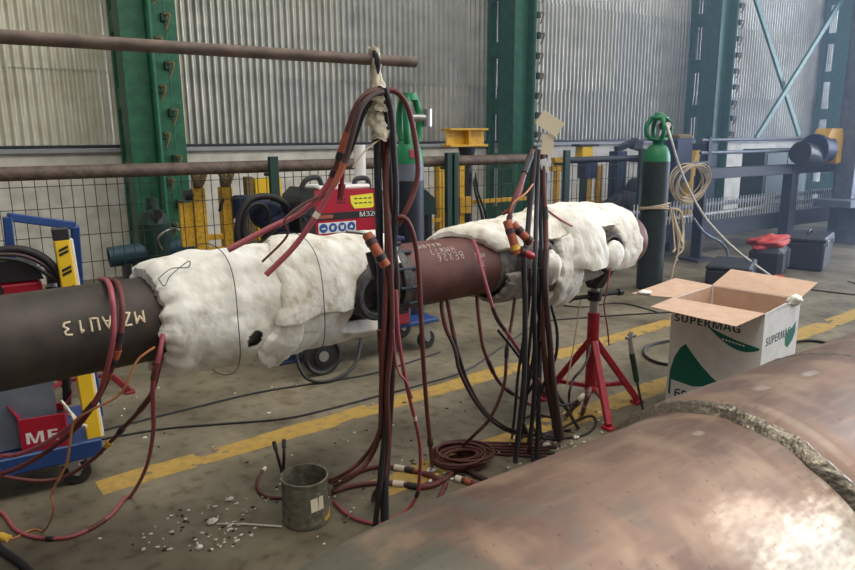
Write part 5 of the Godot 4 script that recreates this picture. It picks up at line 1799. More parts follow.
# ------------------------------------------------------------------ cables
func cable(d: Array) -> void:
	var f: Array = d[4]
	var pts := PackedVector3Array()
	for i in range(0, f.size(), 3):
		pts.append(Vector3(f[i], f[i + 1], f[i + 2]))
	var p := smooth_path(pts, 7)
	for i in p.size():
		p[i].y = maxf(p[i].y, d[3])
	var st := mb()
	tube(st, p, d[3], 8)
	var o := thing(d[0], d[1], "cable", pts[pts.size() - 1])
	var w := put("lead", st, mats[d[2]], o)
	w.position = -o.position
	if d.size() > 5:
		for s in d[5]:
			var i0 := int(float(s[0]) * (p.size() - 1))
			var sub := PackedVector3Array([p[i0]])
			var left: float = s[1]
			var at := p[i0]
			while left > 0.0 and i0 < p.size() - 1:
				var nxt := p[i0 + 1]
				var dd := at.distance_to(nxt)
				if dd >= left:
					at = at.lerp(nxt, left / maxf(dd, 1e-6))
					left = 0.0
				else:
					at = nxt
					left -= dd
					i0 += 1
				if sub[sub.size() - 1].distance_to(at) > 0.0005: sub.append(at)
			if left > 0.0 and left < 0.05 and sub.size() > 1: sub.append(at + (sub[sub.size() - 1] - sub[sub.size() - 2]).normalized() * left)
			if sub.size() < 2: continue
			if sub.size() < 4: sub = PackedVector3Array([sub[0], sub[0].lerp(sub[sub.size() - 1], 0.5), sub[sub.size() - 1]])
			st = mb()
			tube(st, sub, d[3] * s[2], 12)
			var sl := put(s[4] if s.size() > 4 else "sleeve", st, mats[s[3]], o)
			sl.position = -o.position

func cables() -> void:
	cable(["heating_cable", "red-brown cable arching left from the white tape to the blanket edge", "brown lead", 0.0096, [1.146, 1.661, -2.045, 1.097, 1.652, -2.030, 1.052, 1.617, -2.030, 1.022, 1.547, -2.040, 0.999, 1.461, -2.060, 0.973, 1.380, -2.080, 0.929, 1.316, -2.100, 0.864, 1.262, -2.120, 0.762, 1.219, -2.130, 0.630, 1.161, -2.140], [[0.38, 0.09, 1.25, "orange sleeve"], [0.45, 0.025, 1.35, "black lead"], [0.53, 0.025, 1.35, "black lead"], [0.57, 0.6, 1.04, "pink lead", "pink_jacket"]]])
	cable(["heating_cable", "pink cable sloping left and piercing the blanket under the red machine", "dark brown lead", 0.0091, [1.139, 1.653, -2.020, 1.093, 1.641, -2.010, 1.046, 1.600, -2.000, 1.015, 1.525, -2.000, 0.984, 1.427, -2.010, 0.944, 1.349, -2.020, 0.878, 1.242, -2.040, 0.813, 1.157, -2.060, 0.728, 1.078, -2.080], [[0.5, 0.08, 1.2, "orange sleeve"], [0.58, 0.6, 1.05, "pink lead", "pink_jacket"], [0.72, 0.02, 1.15, "plug white"]]])
	cable(["heating_cable", "black cable arching left from the white tape beside the pink one", "black lead", 0.0096, [1.160, 1.645, -2.050, 1.126, 1.638, -2.050, 1.088, 1.590, -2.060, 1.058, 1.500, -2.080, 1.024, 1.414, -2.100, 0.971, 1.336, -2.110, 0.890, 1.283, -2.120, 0.811, 1.238, -2.130, 0.743, 1.183, -2.140]])
	cable(["thermocouple_wire", "thin brown wire curving off the left cables to the blanket", "brown lead", 0.004, [0.924, 1.317, -2.090, 0.849, 1.289, -2.080, 0.798, 1.251, -2.070, 0.802, 1.199, -2.070, 0.718, 1.122, -2.080]])
	cable(["hanging_strap", "dull red strap hanging beside the welding machine sticker", "dull red", 0.0078, [1.034, 1.467, -2.100, 1.024, 1.408, -2.100, 1.019, 1.361, -2.100, 1.013, 1.321, -2.100], [[0.72, 0.05, 1.6, "dull red", "knot"]]])
	cable(["heating_cable", "red-brown cable arching right from the tape then back to the bundle", "red lead", 0.01, [1.156, 1.655, -2.050, 1.193, 1.659, -2.040, 1.232, 1.630, -2.040, 1.258, 1.572, -2.040, 1.271, 1.481, -2.030, 1.272, 1.389, -2.020, 1.254, 1.321, -2.020, 1.217, 1.254, -2.020, 1.193, 1.210, -2.030]])
	cable(["heating_cable", "brick-red cable dropping right of the left bundle to the floor", "red lead", 0.0091, [1.164, 1.209, -2.020, 1.180, 1.241, -2.000, 1.210, 1.223, -1.990, 1.237, 1.151, -1.990, 1.252, 1.032, -1.990, 1.265, 0.864, -2.000, 1.294, 0.661, -2.030, 1.338, 0.475, -2.080, 1.383, 0.319, -2.130, 1.595, 0.009, -2.440], [[0.9, 0.06, 1.4, "dark brown lead"]]])
	cable(["heating_cable", "black cable forming the left bundle front", "black lead", 0.0109, [1.153, 1.666, -2.030, 1.168, 1.596, -2.020, 1.177, 1.465, -2.020, 1.176, 1.298, -2.010, 1.160, 1.110, -2.010, 1.135, 0.918, -2.010, 1.126, 0.700, -2.010, 1.123, 0.464, -2.030, 1.108, 0.261, -2.050, 1.103, 0.053, -2.090]])
	cable(["heating_cable", "dark brown cable in the middle of the left bundle", "dark brown lead", 0.0113, [1.160, 1.629, -2.050, 1.172, 1.499, -2.050, 1.176, 1.330, -2.050, 1.184, 1.156, -2.050, 1.191, 0.995, -2.040, 1.174, 0.795, -2.040, 1.162, 0.565, -2.050, 1.151, 0.366, -2.060, 1.149, 0.148, -2.090, 1.193, 0.011, -2.190]])
	cable(["heating_cable", "brown cable left in the left bundle curling to the tin", "red lead", 0.0091, [1.156, 1.565, -2.060, 1.162, 1.364, -2.060, 1.148, 1.161, -2.030, 1.123, 0.993, -2.000, 1.107, 0.816, -2.000, 1.105, 0.607, -2.020, 1.113, 0.459, -2.050, 1.095, 0.333, -2.100, 1.032, 0.261, -2.130, 1.142, 0.009, -2.531]])
	cable(["heating_cable", "black cable at the left bundle back ending in a black plug", "black lead", 0.01, [1.178, 1.598, -2.070, 1.181, 1.397, -2.070, 1.163, 1.194, -2.040, 1.137, 0.989, -2.010, 1.116, 0.776, -2.010, 1.113, 0.544, -2.030, 1.139, 0.345, -2.070, 1.130, 0.212, -2.100, 1.224, 0.010, -2.331], [[0.93, 0.07, 1.5, "black plastic", "plug"]]])
	cable(["heating_cable", "deep brown cable leaning right inside the left bundle", "brown lead", 0.0104, [1.182, 1.532, -2.060, 1.149, 1.349, -2.030, 1.140, 1.182, -2.000, 1.138, 1.028, -1.990, 1.138, 0.850, -1.990, 1.118, 0.629, -2.000, 1.135, 0.422, -2.030, 1.126, 0.206, -2.070, 1.148, 0.050, -2.100]])
	cable(["heating_cable", "pink cable swinging right below the open nozzle to the floor", "pink lead", 0.0074, [1.157, 0.990, -1.990, 1.162, 0.846, -1.990, 1.182, 0.729, -2.000, 1.218, 0.594, -2.020, 1.265, 0.462, -2.050, 1.304, 0.338, -2.080, 1.322, 0.214, -2.110, 1.326, 0.072, -2.150, 1.261, 0.007, -2.170, 1.155, 0.007, -2.162, 1.088, 0.007, -2.277, 1.082, 0.007, -2.412], [[0.36, 0.02, 1.15, "plug white"], [0.62, 0.03, 1.2, "black lead"]]])
	cable(["heating_cable", "red cable curving from the bundle foot left behind the tin", "red lead", 0.0083, [1.108, 0.845, -2.030, 1.122, 0.673, -2.040, 1.139, 0.525, -2.070, 1.138, 0.383, -2.130, 1.103, 0.273, -2.200, 1.052, 0.206, -2.260, 1.122, 0.008, -2.590]])
	cable(["thermocouple_wire", "thin pink wire crossing the left bundle low down", "pink lead", 0.004, [1.131, 0.856, -1.970, 1.144, 0.715, -1.970, 1.180, 0.656, -1.970, 1.222, 0.576, -2.000]])
	cable(["cable_connector", "orange banded connector on the open nozzle, upper", "orange sleeve", 0.0183, [1.071, 1.188, -2.030, 1.088, 1.136, -2.000, 1.114, 1.081, -1.980], [[0.25, 0.02, 1.12, "dark brown lead"], [0.7, 0.02, 1.12, "black lead"]]])
	cable(["cable_connector", "black connector block beside the open nozzle", "black plastic", 0.0174, [1.118, 1.113, -2.100, 1.127, 1.056, -2.090, 1.138, 1.018, -2.090]])
	cable(["welding_clamp", "silver lever of the clamp on the blanket above the nozzle", "silver", 0.007, [1.027, 1.194, -2.100, 1.084, 1.184, -2.090, 1.122, 1.170, -2.060]])
	cable(["heating_cable", "red floor lead with white banded connector behind the bundle foot", "red lead", 0.0109, [1.138, 0.011, -2.573, 1.253, 0.011, -2.585, 1.373, 0.011, -2.586, 1.457, 0.011, -2.517, 1.529, 0.011, -2.399, 1.559, 0.011, -2.290], [[0.58, 0.05, 1.4, "plug white", "connector"], [0.68, 0.04, 1.35, "black lead"], [0.8, 0.1, 1.3, "red lead"]]])
	cable(["heating_cable", "red floor lead with white banded connector in front of the bundle foot", "red lead", 0.0109, [1.108, 0.011, -2.487, 1.203, 0.011, -2.486, 1.304, 0.011, -2.450, 1.388, 0.011, -2.383, 1.462, 0.011, -2.302, 1.570, 0.011, -2.305, 1.665, 0.011, -2.354], [[0.47, 0.05, 1.45, "plug white", "connector"], [0.55, 0.05, 1.4, "black lead"], [0.63, 0.1, 1.3, "red lead"]]])
	cable(["heating_cable", "short red lead end pointing at the large pipe", "red lead", 0.0104, [1.557, 0.010, -2.271, 1.490, 0.010, -2.211, 1.435, 0.010, -2.159]])
	cable(["heating_cable", "small red-brown lead loop left of the tin", "red lead", 0.007, [0.946, 0.007, -2.871, 0.886, 0.007, -2.796, 0.849, 0.007, -2.691, 0.864, 0.007, -2.609, 0.918, 0.007, -2.562], [[0, 0.03, 1.3, "plug white", "plug"]]])
	cable(["heating_cable", "dark forked lead end standing behind the tin, left prong", "dark brown lead", 0.007, [0.954, 0.182, -2.750, 0.951, 0.126, -2.700, 0.987, 0.007, -2.750], [[0, 0.04, 1.4, "black lead"]]])
	cable(["heating_cable", "dark forked lead end standing behind the tin, right prong", "dark brown lead", 0.007, [1.001, 0.179, -2.750, 0.979, 0.128, -2.700, 0.994, 0.007, -2.768], [[0, 0.04, 1.4, "black lead"]]])
	cable(["cable_connector", "white and brown banded connector in front of the brown coil", "red lead", 0.0122, [1.620, 0.012, -2.290, 1.644, 0.012, -2.240, 1.667, 0.012, -2.182], [[0.1, 0.03, 1.25, "plug white"], [0.5, 0.03, 1.3, "orange sleeve"]]])
	cable(["cable_connector", "dark brown connector lying right of the brown coil", "dark brown lead", 0.0139, [1.711, 0.014, -2.363, 1.711, 0.014, -2.270, 1.722, 0.014, -2.196]])
	cable(["heating_cable", "pink cable slung over the left pipe beside the chalk marks", "pink lead", 0.0078, [0.281, 1.068, -2.380, 0.278, 1.093, -2.180, 0.272, 1.070, -2.080, 0.268, 1.010, -2.060, 0.260, 0.946, -2.060, 0.243, 0.866, -2.090, 0.222, 0.746, -2.200, 0.187, 0.637, -2.350, 0.136, 0.557, -2.450, 0.056, 0.500, -2.500, -0.015, 0.467, -2.550, -0.097, 0.450, -2.600, -0.468, 0.008, -3.573, -0.863, 0.008, -3.970], [[0.5, 0.1, 1.2, "brown lead"]]])
	cable(["heating_cable", "red cable with dark bands slung over the left pipe", "red lead", 0.0083, [0.305, 1.065, -2.380, 0.303, 1.087, -2.180, 0.297, 1.055, -2.080, 0.287, 0.986, -2.060, 0.271, 0.912, -2.070, 0.250, 0.834, -2.120, 0.223, 0.716, -2.250, 0.175, 0.586, -2.400, 0.116, 0.499, -2.500, 0.022, 0.418, -2.580, -0.070, 0.379, -2.620, -0.113, 0.364, -2.640, -0.490, 0.008, -3.505, -0.843, 0.008, -3.845], [[0.26, 0.03, 1.25, "black lead"], [0.31, 0.028, 1.25, "orange sleeve"], [0.35, 0.02, 1.25, "black lead"], [0.39, 0.03, 1.25, "orange sleeve"]]])
	cable(["heating_cable", "dark red cable from the blanket edge looping low across the floor left", "pink lead", 0.0074, [0.408, 0.925, -2.120, 0.387, 0.867, -2.100, 0.366, 0.779, -2.120, 0.375, 0.651, -2.220, 0.394, 0.503, -2.380, 0.396, 0.271, -2.620, 0.370, 0.007, -2.940, 0.268, 0.007, -2.817, 0.133, 0.007, -2.745, 0.021, 0.007, -2.803, -0.054, 0.007, -2.919, -0.144, 0.007, -3.177, -0.512, 0.007, -3.443, -0.825, 0.007, -3.731], [[0.1, 0.06, 1.3, "red lead"], [0.56, 0.08, 1.3, "red lead"], [0.66, 0.03, 1.4, "black lead"]]])
	cable(["heating_cable", "red cable with yellow connector swinging left under the pipe", "red lead", 0.0074, [0.411, 0.913, -2.140, 0.395, 0.832, -2.140, 0.374, 0.719, -2.200, 0.348, 0.630, -2.300, 0.314, 0.549, -2.400, 0.280, 0.467, -2.500, 0.214, 0.364, -2.600, 0.122, 0.288, -2.680, 0.033, 0.290, -2.700, -0.073, 0.341, -2.700, -0.112, 0.364, -2.700, -0.533, 0.007, -3.381, -0.807, 0.007, -3.621], [[0.2, 0.1, 1.3, "red lead"], [0.36, 0.03, 1.5, "black lead"], [0.44, 0.03, 1.6, "plug yellow", "connector"]]])
	cable(["thermocouple_wire", "thin copper wire dropping from the pipe to the yellow plug", "copper wire", 0.0038, [0.377, 0.894, -2.100, 0.326, 0.863, -2.100, 0.293, 0.806, -2.100, 0.264, 0.756, -2.120, 0.193, 0.718, -2.150, 0.146, 0.673, -2.200, 0.128, 0.595, -2.220, 0.112, 0.520, -2.250, 0.067, 0.416, -2.300, 0.063, 0.323, -2.350, 0.031, 0.004, -2.853, -0.070, 0.004, -2.863, -0.102, 0.004, -2.900], [[0.94, 0.05, 4.5, "plug yellow", "plug"]]])
	cable(["welding_cable", "thick black hose crossing the bottom left corner", "black rubber", 0.0139, [-0.818, 0.014, -3.693, -0.417, 0.014, -3.346, -0.172, 0.014, -2.953, -0.095, 0.014, -2.759, -0.025, 0.014, -2.569, 0.082, 0.014, -2.097]])
	cable(["floor_cable", "long thin black cable on the floor, farther of two", "black lead", 0.0061, [0.344, 0.006, -3.761, 0.604, 0.006, -3.791, 0.898, 0.006, -3.817, 1.263, 0.006, -3.837, 1.698, 0.006, -3.773, 2.033, 0.006, -3.750, 2.609, 0.006, -3.875]])
	cable(["floor_cable", "long thin black cable on the floor, nearer of two", "black lead", 0.0061, [0.330, 0.006, -3.653, 0.643, 0.006, -3.605, 0.920, 0.006, -3.496, 1.218, 0.006, -3.375, 1.447, 0.006, -3.355, 1.825, 0.006, -3.375, 2.131, 0.006, -3.390, 2.538, 0.006, -3.452, 3.100, 0.006, -3.743, 3.729, 0.006, -4.056, 4.115, 0.006, -3.983, 4.482, 0.006, -3.850, 5.074, 0.006, -3.606]])
	cable(["floor_cable", "thin dark cable on the floor behind the red stand", "black lead", 0.0061, [4.268, 0.006, -4.583, 4.394, 0.006, -4.259, 4.805, 0.006, -4.158, 4.803, 0.006, -3.709]])
	cable(["floor_cable", "dark cable on the floor beyond the carton to the right edge", "black lead", 0.007, [6.772, 0.007, -3.672, 6.790, 0.007, -3.430, 6.851, 0.007, -3.223, 6.941, 0.007, -2.951]])
	cable(["rubber_hose", "black hose looping out left of the carton", "black rubber", 0.0104, [3.746, 0.010, -2.707, 3.683, 0.010, -2.851, 3.757, 0.010, -3.013, 3.932, 0.010, -3.122, 4.155, 0.010, -3.121, 4.311, 0.010, -3.045]])
	cable(["rubber_hose", "black hose on the floor right of the carton", "black rubber", 0.0104, [4.691, 0.010, -2.570, 4.954, 0.010, -2.569, 5.061, 0.010, -2.465, 4.978, 0.010, -2.229]])
	cable(["rubber_hose", "thin hose ring on the floor at far right", "black rubber", 0.0052, [7.507, 0.005, -3.467, 7.418, 0.005, -3.346, 7.233, 0.005, -3.128]])
	cable(["gas_hose", "pale gas hose running from the bottle down to the floor", "hose white", 0.0109, [5.529, 1.622, -4.330, 5.433, 1.492, -4.200, 5.550, 1.241, -4.180, 5.737, 0.951, -4.150, 5.977, 0.685, -4.120, 6.313, 0.386, -4.020, 6.632, 0.146, -3.880, 6.730, 0.011, -3.680, 6.653, 0.011, -3.505]])
	cable(["heating_cable", "broad black cable down the left of the right bundle", "black strap", 0.0113, [1.959, 1.464, -2.190, 1.924, 1.351, -2.160, 1.885, 1.231, -2.130, 1.829, 1.096, -2.080, 1.781, 1.004, -2.040, 1.782, 0.862, -2.030, 1.795, 0.689, -2.040, 1.812, 0.506, -2.060, 1.830, 0.307, -2.100, 1.858, 0.077, -2.160], [[0.93, 0.06, 1.15, "black plastic", "plug"]]])
	cable(["heating_cable", "dark red cable down the right of the right bundle", "brown lead", 0.0096, [2.013, 1.451, -2.200, 1.996, 1.306, -2.170, 1.968, 1.143, -2.120, 1.918, 0.986, -2.060, 1.894, 0.844, -2.040, 1.904, 0.668, -2.050, 1.968, 0.468, -2.080, 2.067, 0.284, -2.140, 2.289, 0.010, -2.320], [[0.2, 0.05, 1.3, "black lead"]]])
	cable(["heating_cable", "black cable in the middle of the right bundle", "black lead", 0.01, [1.985, 1.452, -2.200, 1.949, 1.288, -2.160, 1.894, 1.130, -2.100, 1.840, 0.977, -2.040, 1.831, 0.813, -2.030, 1.861, 0.631, -2.050, 1.907, 0.405, -2.100, 1.958, 0.178, -2.170, 2.070, 0.010, -2.305], [[0.9, 0.06, 1.5, "dark brown lead", "plug"]]])
	cable(["heating_cable", "black cable at the right bundle back bending right", "black lead", 0.0091, [2.006, 1.430, -2.210, 1.976, 1.244, -2.170, 1.943, 1.060, -2.120, 1.904, 0.880, -2.070, 1.930, 0.700, -2.080, 1.997, 0.519, -2.120, 2.115, 0.348, -2.180, 2.253, 0.214, -2.250, 2.471, 0.009, -2.375]])
	cable(["heating_cable", "thick brown cable rope right of the right bundle", "dark brown lead", 0.0139, [1.916, 1.049, -2.060, 1.887, 0.932, -2.030, 1.903, 0.802, -2.030, 1.936, 0.643, -2.040, 1.978, 0.471, -2.060, 2.047, 0.303, -2.100, 2.144, 0.119, -2.160]])
	cable(["heating_cable", "red-black cable branching left from the post to the connectors", "red lead", 0.01, [1.939, 1.452, -2.180, 1.882, 1.393, -2.150, 1.826, 1.328, -2.120, 1.774, 1.260, -2.100, 1.733, 1.176, -2.080, 1.720, 1.109, -2.050], [[0.1, 0.1, 1.4, "black lead"], [0.75, 0.05, 1.2, "dark brown lead"]]])
	cable(["heating_cable", "red cable branching left just above the blanket", "pink lead", 0.007, [1.920, 1.412, -2.170, 1.850, 1.343, -2.130, 1.799, 1.278, -2.100, 1.759, 1.229, -2.100, 1.743, 1.203, -2.130]])
	cable(["thermocouple_wire", "thin copper wire at the right bundle top", "copper wire", 0.0035, [1.890, 1.317, -2.120, 1.822, 1.282, -2.090, 1.757, 1.254, -2.080, 1.737, 1.216, -2.080]])
	cable(["cable_connector", "orange banded connector slanting across the middle nozzle, left", "orange sleeve", 0.0174, [1.706, 1.184, -2.060, 1.708, 1.124, -2.030, 1.718, 1.059, -2.010], [[0.3, 0.02, 1.12, "dark brown lead"], [0.75, 0.02, 1.12, "plug yellow"]]])
	cable(["cable_connector", "orange banded connector slanting across the middle nozzle, right", "orange sleeve", 0.0174, [1.728, 1.172, -2.050, 1.750, 1.134, -2.020, 1.780, 1.098, -2.000], [[0.35, 0.02, 1.12, "black lead"], [0.75, 0.02, 1.12, "dark brown lead"]]])
	cable(["cable_connector", "red connector below the orange banded pair", "machine red", 0.0157, [1.729, 1.067, -2.000, 1.752, 1.058, -1.990, 1.778, 1.048, -1.990], [[0, 0.015, 1.2, "black lead"]]])
	cable(["heating_cable", "pink cable leaving the blanket right of the chalk lettering", "pink lead", 0.0083, [1.750, 1.072, -2.340, 1.727, 1.039, -2.280, 1.693, 0.968, -2.200, 1.702, 0.879, -2.170, 1.735, 0.767, -2.150, 1.799, 0.677, -2.140, 1.907, 0.538, -2.150, 1.995, 0.428, -2.160, 2.100, 0.329, -2.190], [[0.45, 0.12, 1.1, "dark brown lead"]]])
	cable(["heating_cable", "pink cable hanging straight under the brown pipe right", "red lead", 0.0083, [1.819, 0.803, -2.400, 1.795, 0.750, -2.360, 1.790, 0.641, -2.330, 1.806, 0.557, -2.320, 1.889, 0.402, -2.320, 2.015, 0.297, -2.330, 2.185, 0.181, -2.360], [[0.55, 0.07, 1.25, "dark brown lead"], [0.75, 0.05, 1.25, "black lead"]]])
	cable(["heating_cable", "dark cable sagging from the brown pipe to the right bundle, outer", "dark brown lead", 0.0083, [1.607, 0.819, -2.370, 1.593, 0.781, -2.350, 1.600, 0.704, -2.330, 1.627, 0.608, -2.300, 1.639, 0.512, -2.280, 1.725, 0.348, -2.270, 1.860, 0.206, -2.280, 2.185, 0.008, -2.451, 2.325, 0.008, -2.357], [[0.22, 0.06, 1.2, "red lead"], [0, 0.1, 1.1, "red lead"]]])
	cable(["heating_cable", "dark cable sagging from the brown pipe to the right bundle, inner", "black lead", 0.0083, [1.634, 0.820, -2.370, 1.630, 0.776, -2.350, 1.637, 0.685, -2.330, 1.648, 0.577, -2.300, 1.695, 0.437, -2.290, 1.790, 0.282, -2.280, 1.968, 0.147, -2.300, 2.278, 0.008, -2.418, 2.419, 0.008, -2.381], [[0.22, 0.06, 1.2, "red lead"], [0, 0.1, 1.1, "red lead"]]])
	cable(["heating_cable", "brown cable falling from the pipe into the floor coil", "brown lead", 0.0078, [2.010, 0.776, -2.360, 1.969, 0.683, -2.330, 1.917, 0.570, -2.300, 1.886, 0.400, -2.280, 1.815, 0.253, -2.290, 1.747, 0.175, -2.320, 1.799, 0.008, -2.519], [[0.35, 0.05, 1.3, "black lead"]]])
	cable(["thermocouple_wire", "thin tan wire hanging left of the red stand post", "rope tan", 0.004, [2.533, 0.677, -2.450, 2.490, 0.554, -2.430, 2.458, 0.428, -2.420, 2.435, 0.312, -2.420, 2.420, 0.189, -2.420]])
	cable(["thermocouple_wire", "thin red wire hanging from the right nozzle plug", "pink lead", 0.004, [2.571, 0.865, -2.300, 2.557, 0.755, -2.300, 2.596, 0.662, -2.350, 2.704, 0.523, -2.420, 2.761, 0.394, -2.450]])
	cable(["thermocouple_wire", "thin red wire lying on top of the large flap", "pink lead", 0.0052, [2.145, 1.176, -2.300, 2.167, 1.150, -2.270, 2.208, 1.125, -2.260, 2.279, 1.099, -2.280]])
	cable(["heating_cable", "brown cable of the flat run on the floor, first from the back", "brown lead", 0.0074, [1.813, 0.007, -2.564, 1.937, 0.007, -2.522, 2.041, 0.007, -2.452, 2.137, 0.007, -2.373, 2.232, 0.007, -2.309]])
	cable(["heating_cable", "brown cable of the flat run on the floor, second from the back", "brown lead", 0.0074, [1.812, 0.007, -2.529, 1.918, 0.007, -2.497, 2.020, 0.007, -2.427, 2.114, 0.007, -2.348, 2.224, 0.007, -2.273], [[0.9, 0.04, 1.3, "black lead"]]])
	cable(["heating_cable", "brown cable of the flat run on the floor, third from the back", "brown lead", 0.0074, [1.767, 0.007, -2.524, 1.900, 0.007, -2.473, 2.000, 0.007, -2.402, 2.092, 0.007, -2.322, 2.173, 0.007, -2.268]])
	cable(["heating_cable", "brown cable of the flat run on the floor, fourth from the back", "brown lead", 0.0074, [1.770, 0.007, -2.486, 1.882, 0.007, -2.450, 1.980, 0.007, -2.378, 2.070, 0.007, -2.298, 2.170, 0.007, -2.230], [[0.9, 0.04, 1.3, "black lead"]]])
	cable(["heating_cable", "brown cable of the flat run on the floor, fifth from the back", "brown lead", 0.0074, [1.722, 0.007, -2.484, 1.864, 0.007, -2.426, 1.960, 0.007, -2.354, 2.049, 0.007, -2.274, 2.116, 0.007, -2.228]])
	cable(["heating_cable", "black cable loop on the floor right of the right bundle", "black lead", 0.007, [2.189, 0.007, -2.395, 2.339, 0.007, -2.409, 2.550, 0.007, -2.453, 2.652, 0.007, -2.449, 2.590, 0.007, -2.361, 2.454, 0.007, -2.302, 2.331, 0.007, -2.327, 2.276, 0.007, -2.393]])
	cable(["heating_cable", "black cable loop on the floor left of the right bundle", "black lead", 0.007, [2.469, 0.007, -2.507, 2.426, 0.007, -2.619, 2.326, 0.007, -2.637, 2.231, 0.007, -2.543, 2.225, 0.007, -2.427, 2.293, 0.007, -2.324]])
	cable(["heating_cable", "black cable rising in a hoop beside the red stand", "black lead", 0.0065, [2.603, 0.006, -2.552, 2.321, 0.234, -2.300, 2.344, 0.324, -2.300, 2.404, 0.369, -2.300, 2.496, 0.402, -2.350, 2.582, 0.433, -2.420]])
	cable(["cable_connector", "red and white lead end propped on the red stand, left", "red lead", 0.0122, [2.275, 0.343, -2.120, 2.215, 0.298, -2.130, 2.540, 0.012, -2.527], [[0.35, 0.03, 1.2, "plug white"], [0.6, 0.05, 1.2, "black lead"]]])
	cable(["cable_connector", "red and white lead end propped on the red stand, right", "red lead", 0.0113, [2.253, 0.364, -2.100, 2.230, 0.300, -2.100, 2.620, 0.011, -2.492], [[0.25, 0.025, 1.2, "black lead"], [0.6, 0.03, 1.15, "plug white"]]])
	cable(["heating_cable", "black cable crossing behind the right bundle in a shallow arc", "black lead", 0.007, [1.782, 0.696, -2.200, 1.871, 0.575, -2.170, 2.006, 0.394, -2.170, 2.163, 0.267, -2.200, 2.313, 0.231, -2.250]])
	cable(["heating_cable", "black cable curving out right of the right bundle", "black lead", 0.007, [1.991, 0.797, -2.100, 2.031, 0.679, -2.100, 2.030, 0.565, -2.100, 2.005, 0.471, -2.120, 1.977, 0.350, -2.150, 1.972, 0.220, -2.180, 2.231, 0.007, -2.366]])
	cable(["heating_cable", "black cable curving left low in the right bundle", "black lead", 0.0078, [1.915, 0.658, -2.080, 1.921, 0.494, -2.100, 1.885, 0.374, -2.140, 1.899, 0.286, -2.180, 2.183, 0.008, -2.425]])
	cable(["heating_cable", "thin black lead in the lower right bundle, leftmost of five", "black lead", 0.0065, [1.813, 0.988, -2.040, 1.821, 0.852, -2.050, 1.816, 0.699, -2.070, 1.805, 0.520, -2.090, 1.826, 0.344, -2.130, 2.109, 0.006, -2.479]])
	cable(["heating_cable", "thin black lead in the lower right bundle, second of five", "black lead", 0.0065, [1.853, 0.981, -2.060, 1.861, 0.843, -2.070, 1.869, 0.686, -2.090, 1.873, 0.501, -2.110, 1.898, 0.320, -2.150, 2.151, 0.006, -2.450], [[0.9, 0.05, 1.5, "dark brown lead", "plug"]]])
	cable(["heating_cable", "thin black lead in the lower right bundle, middle of five", "black lead", 0.0065, [1.882, 0.979, -2.050, 1.890, 0.841, -2.060, 1.908, 0.682, -2.080, 1.921, 0.494, -2.100, 1.975, 0.306, -2.140, 2.231, 0.006, -2.396]])
	cable(["heating_cable", "thin black lead in the lower right bundle, fourth of five", "black lead", 0.0065, [1.884, 0.976, -2.070, 1.892, 0.837, -2.080, 1.941, 0.671, -2.100, 1.987, 0.475, -2.120, 2.065, 0.278, -2.160, 2.294, 0.006, -2.353], [[0.9, 0.05, 1.5, "dark brown lead", "plug"]]])
	cable(["heating_cable", "thin black lead in the lower right bundle, crossing one of five", "black lead", 0.0065, [1.930, 0.968, -2.090, 1.938, 0.827, -2.100, 1.931, 0.668, -2.120, 1.917, 0.483, -2.140, 1.925, 0.304, -2.180, 2.138, 0.006, -2.459]])
	# coil of brown leads beside the bundle foot
	var st := mb()
	for k in 10:
		var rr := 0.05 + 0.06 * rng.randf()
		tube(st, ring_wire(Vector3(1.700 + 0.05 * rng.randf(), 0.024 + 0.005 * k, -2.379 - 0.05 * rng.randf()), Vector3(rr * 1.1, 0.03 * rng.randf() - 0.015, 0.03 * rng.randf()), Vector3(0.03 * rng.randf(), 0.03 * rng.randf() - 0.015, rr), 30), 0.007, 6, true)
	one("cable_coil", st, mats["brown lead"], "coil of brown leads on the floor right of the left bundle", "cable")


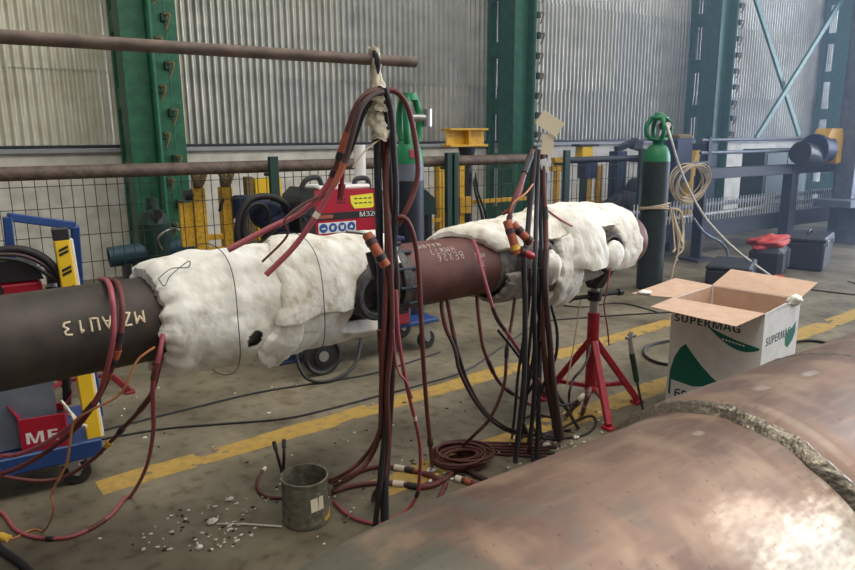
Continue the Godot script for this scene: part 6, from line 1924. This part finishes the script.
func floor_bits() -> void:
	# paint tin
	var t := thing("paint_tin", "old dented paint tin with yellow drips beside the cable ends", "tin", Vector3(0.935, 0, -2.36))
	var st := mb()
	lathe(st, [Vector2(0.0, 0.004), Vector2(0.086, 0.0), Vector2(0.09, 0.004), Vector2(0.092, 0.02), Vector2(0.092, 0.185), Vector2(0.097, 0.19), Vector2(0.097, 0.198), Vector2(0.09, 0.198)], Transform3D(), 36, false, 0.02)
	put("tin_wall", st, mats["paint tin"], t)
	st = mb()
	lathe(st, [Vector2(0.09, 0.198), Vector2(0.088, 0.18), Vector2(0.086, 0.08), Vector2(0.0, 0.08)], Transform3D(), 36, false, 0.02)
	put("tin_inside", st, mats["paint tin"], t)
	st = mb()
	for k in 26:
		var a := 1.4 + 0.06 * k
		var y := 0.03 + 0.015 * nz.get_noise_1d(k * 60.0)
		box(st, T(Vector3(0.0935 * sin(a - 0.9), y, 0.0935 * cos(a - 0.9)), Vector3(0, rad_to_deg(a - 0.9), 0)), Vector3(0.008, 0.012 + 0.02 * absf(nz.get_noise_1d(k * 97.0)), 0.003), 0.001)
	put("paint_drips", st, mats["plug yellow"], t)
	st = mb()
	box(st, T(Vector3(0.01, 0.11, 0.0925), Vector3(0, 6, 2)), Vector3(0.055, 0.055, 0.002), 0.0)
	put("paper_label", st, mats["card cream"], t)
	# white rod on the floor left of the tin
	st = mb()
	tube(st, PackedVector3Array([Vector3(0.62, 0.006, -2.52), Vector3(0.70, 0.006, -2.47), Vector3(0.83, 0.006, -2.36)]), 0.004, 6)
	one("filler_rod", st, mats["plug white"], "thin white rod on the floor left of the paint tin", "rod")
	# scraps of wool and dirt
	var bits := mb()
	var dark := mb()
	for c in [[0.55, -2.55, 0.22, 46], [0.62, -2.42, 0.12, 30], [0.86, -2.62, 0.14, 20], [1.1, -2.3, 0.25, 14], [1.62, -2.44, 0.22, 44], [2.12, -2.28, 0.28, 50], [2.45, -2.22, 0.22, 34], [0.3, -2.5, 0.3, 16], [1.75, -2.9, 0.5, 14], [1.3, -2.75, 0.5, 14], [2.55, -2.45, 0.2, 14], [0.8, -3.8, 0.7, 20]]:
		for k in c[3]:
			var a := rng.randf() * TAU
			var r: float = c[2] * sqrt(rng.randf())
			var p := Vector3(c[0] + cos(a) * r, 0.004, c[1] + sin(a) * r * 0.8)
			var s := 0.003 + 0.007 * rng.randf() * rng.randf()
			if rng.randf() < 0.68: lump(bits, p, Vector3(s * (1.0 + rng.randf()), 0.004, s), 0.6, 6.0, k, 7, 4)
			else: lump(dark, p, Vector3(s * (1.0 + rng.randf()), 0.003, s), 0.6, 6.0, k, 7, 4)
	one("wool_crumbs", bits, mats["stained wool"], "white crumbs of insulation scattered over the floor", "debris", "", "stuff")
	one("dirt_flakes", dark, mats["dark brown lead"], "dark flakes of dirt scattered over the floor", "debris", "", "stuff")
	var sc := [[0.61, -2.55, 0.03, "white wool scrap lying among crumbs left of the tin"], [0.72, -2.68, 0.022, "small wool scrap on the floor behind the white rod"], [0.52, -2.40, 0.02, "wool scrap nearest the lower edge, left of the tin"], [1.58, -2.42, 0.035, "wool scrap in the brown cable coil"], [1.66, -2.52, 0.025, "wool scrap behind the brown cable coil"], [2.2, -2.32, 0.03, "wool scrap under the right cable bundle"], [2.38, -2.3, 0.022, "wool scrap near the red stand's front foot"]]
	for d in sc:
		st = mb()
		lump(st, Vector3(d[0], 0.008, d[1]), Vector3(d[2], 0.012, d[2] * 0.7) * 0.75, 0.9, 7.0, int(d[0] * 100), 16, 8)
		one("insulation_scrap", st, mats["stained wool"], d[3], "scrap", "wool scraps on the floor")
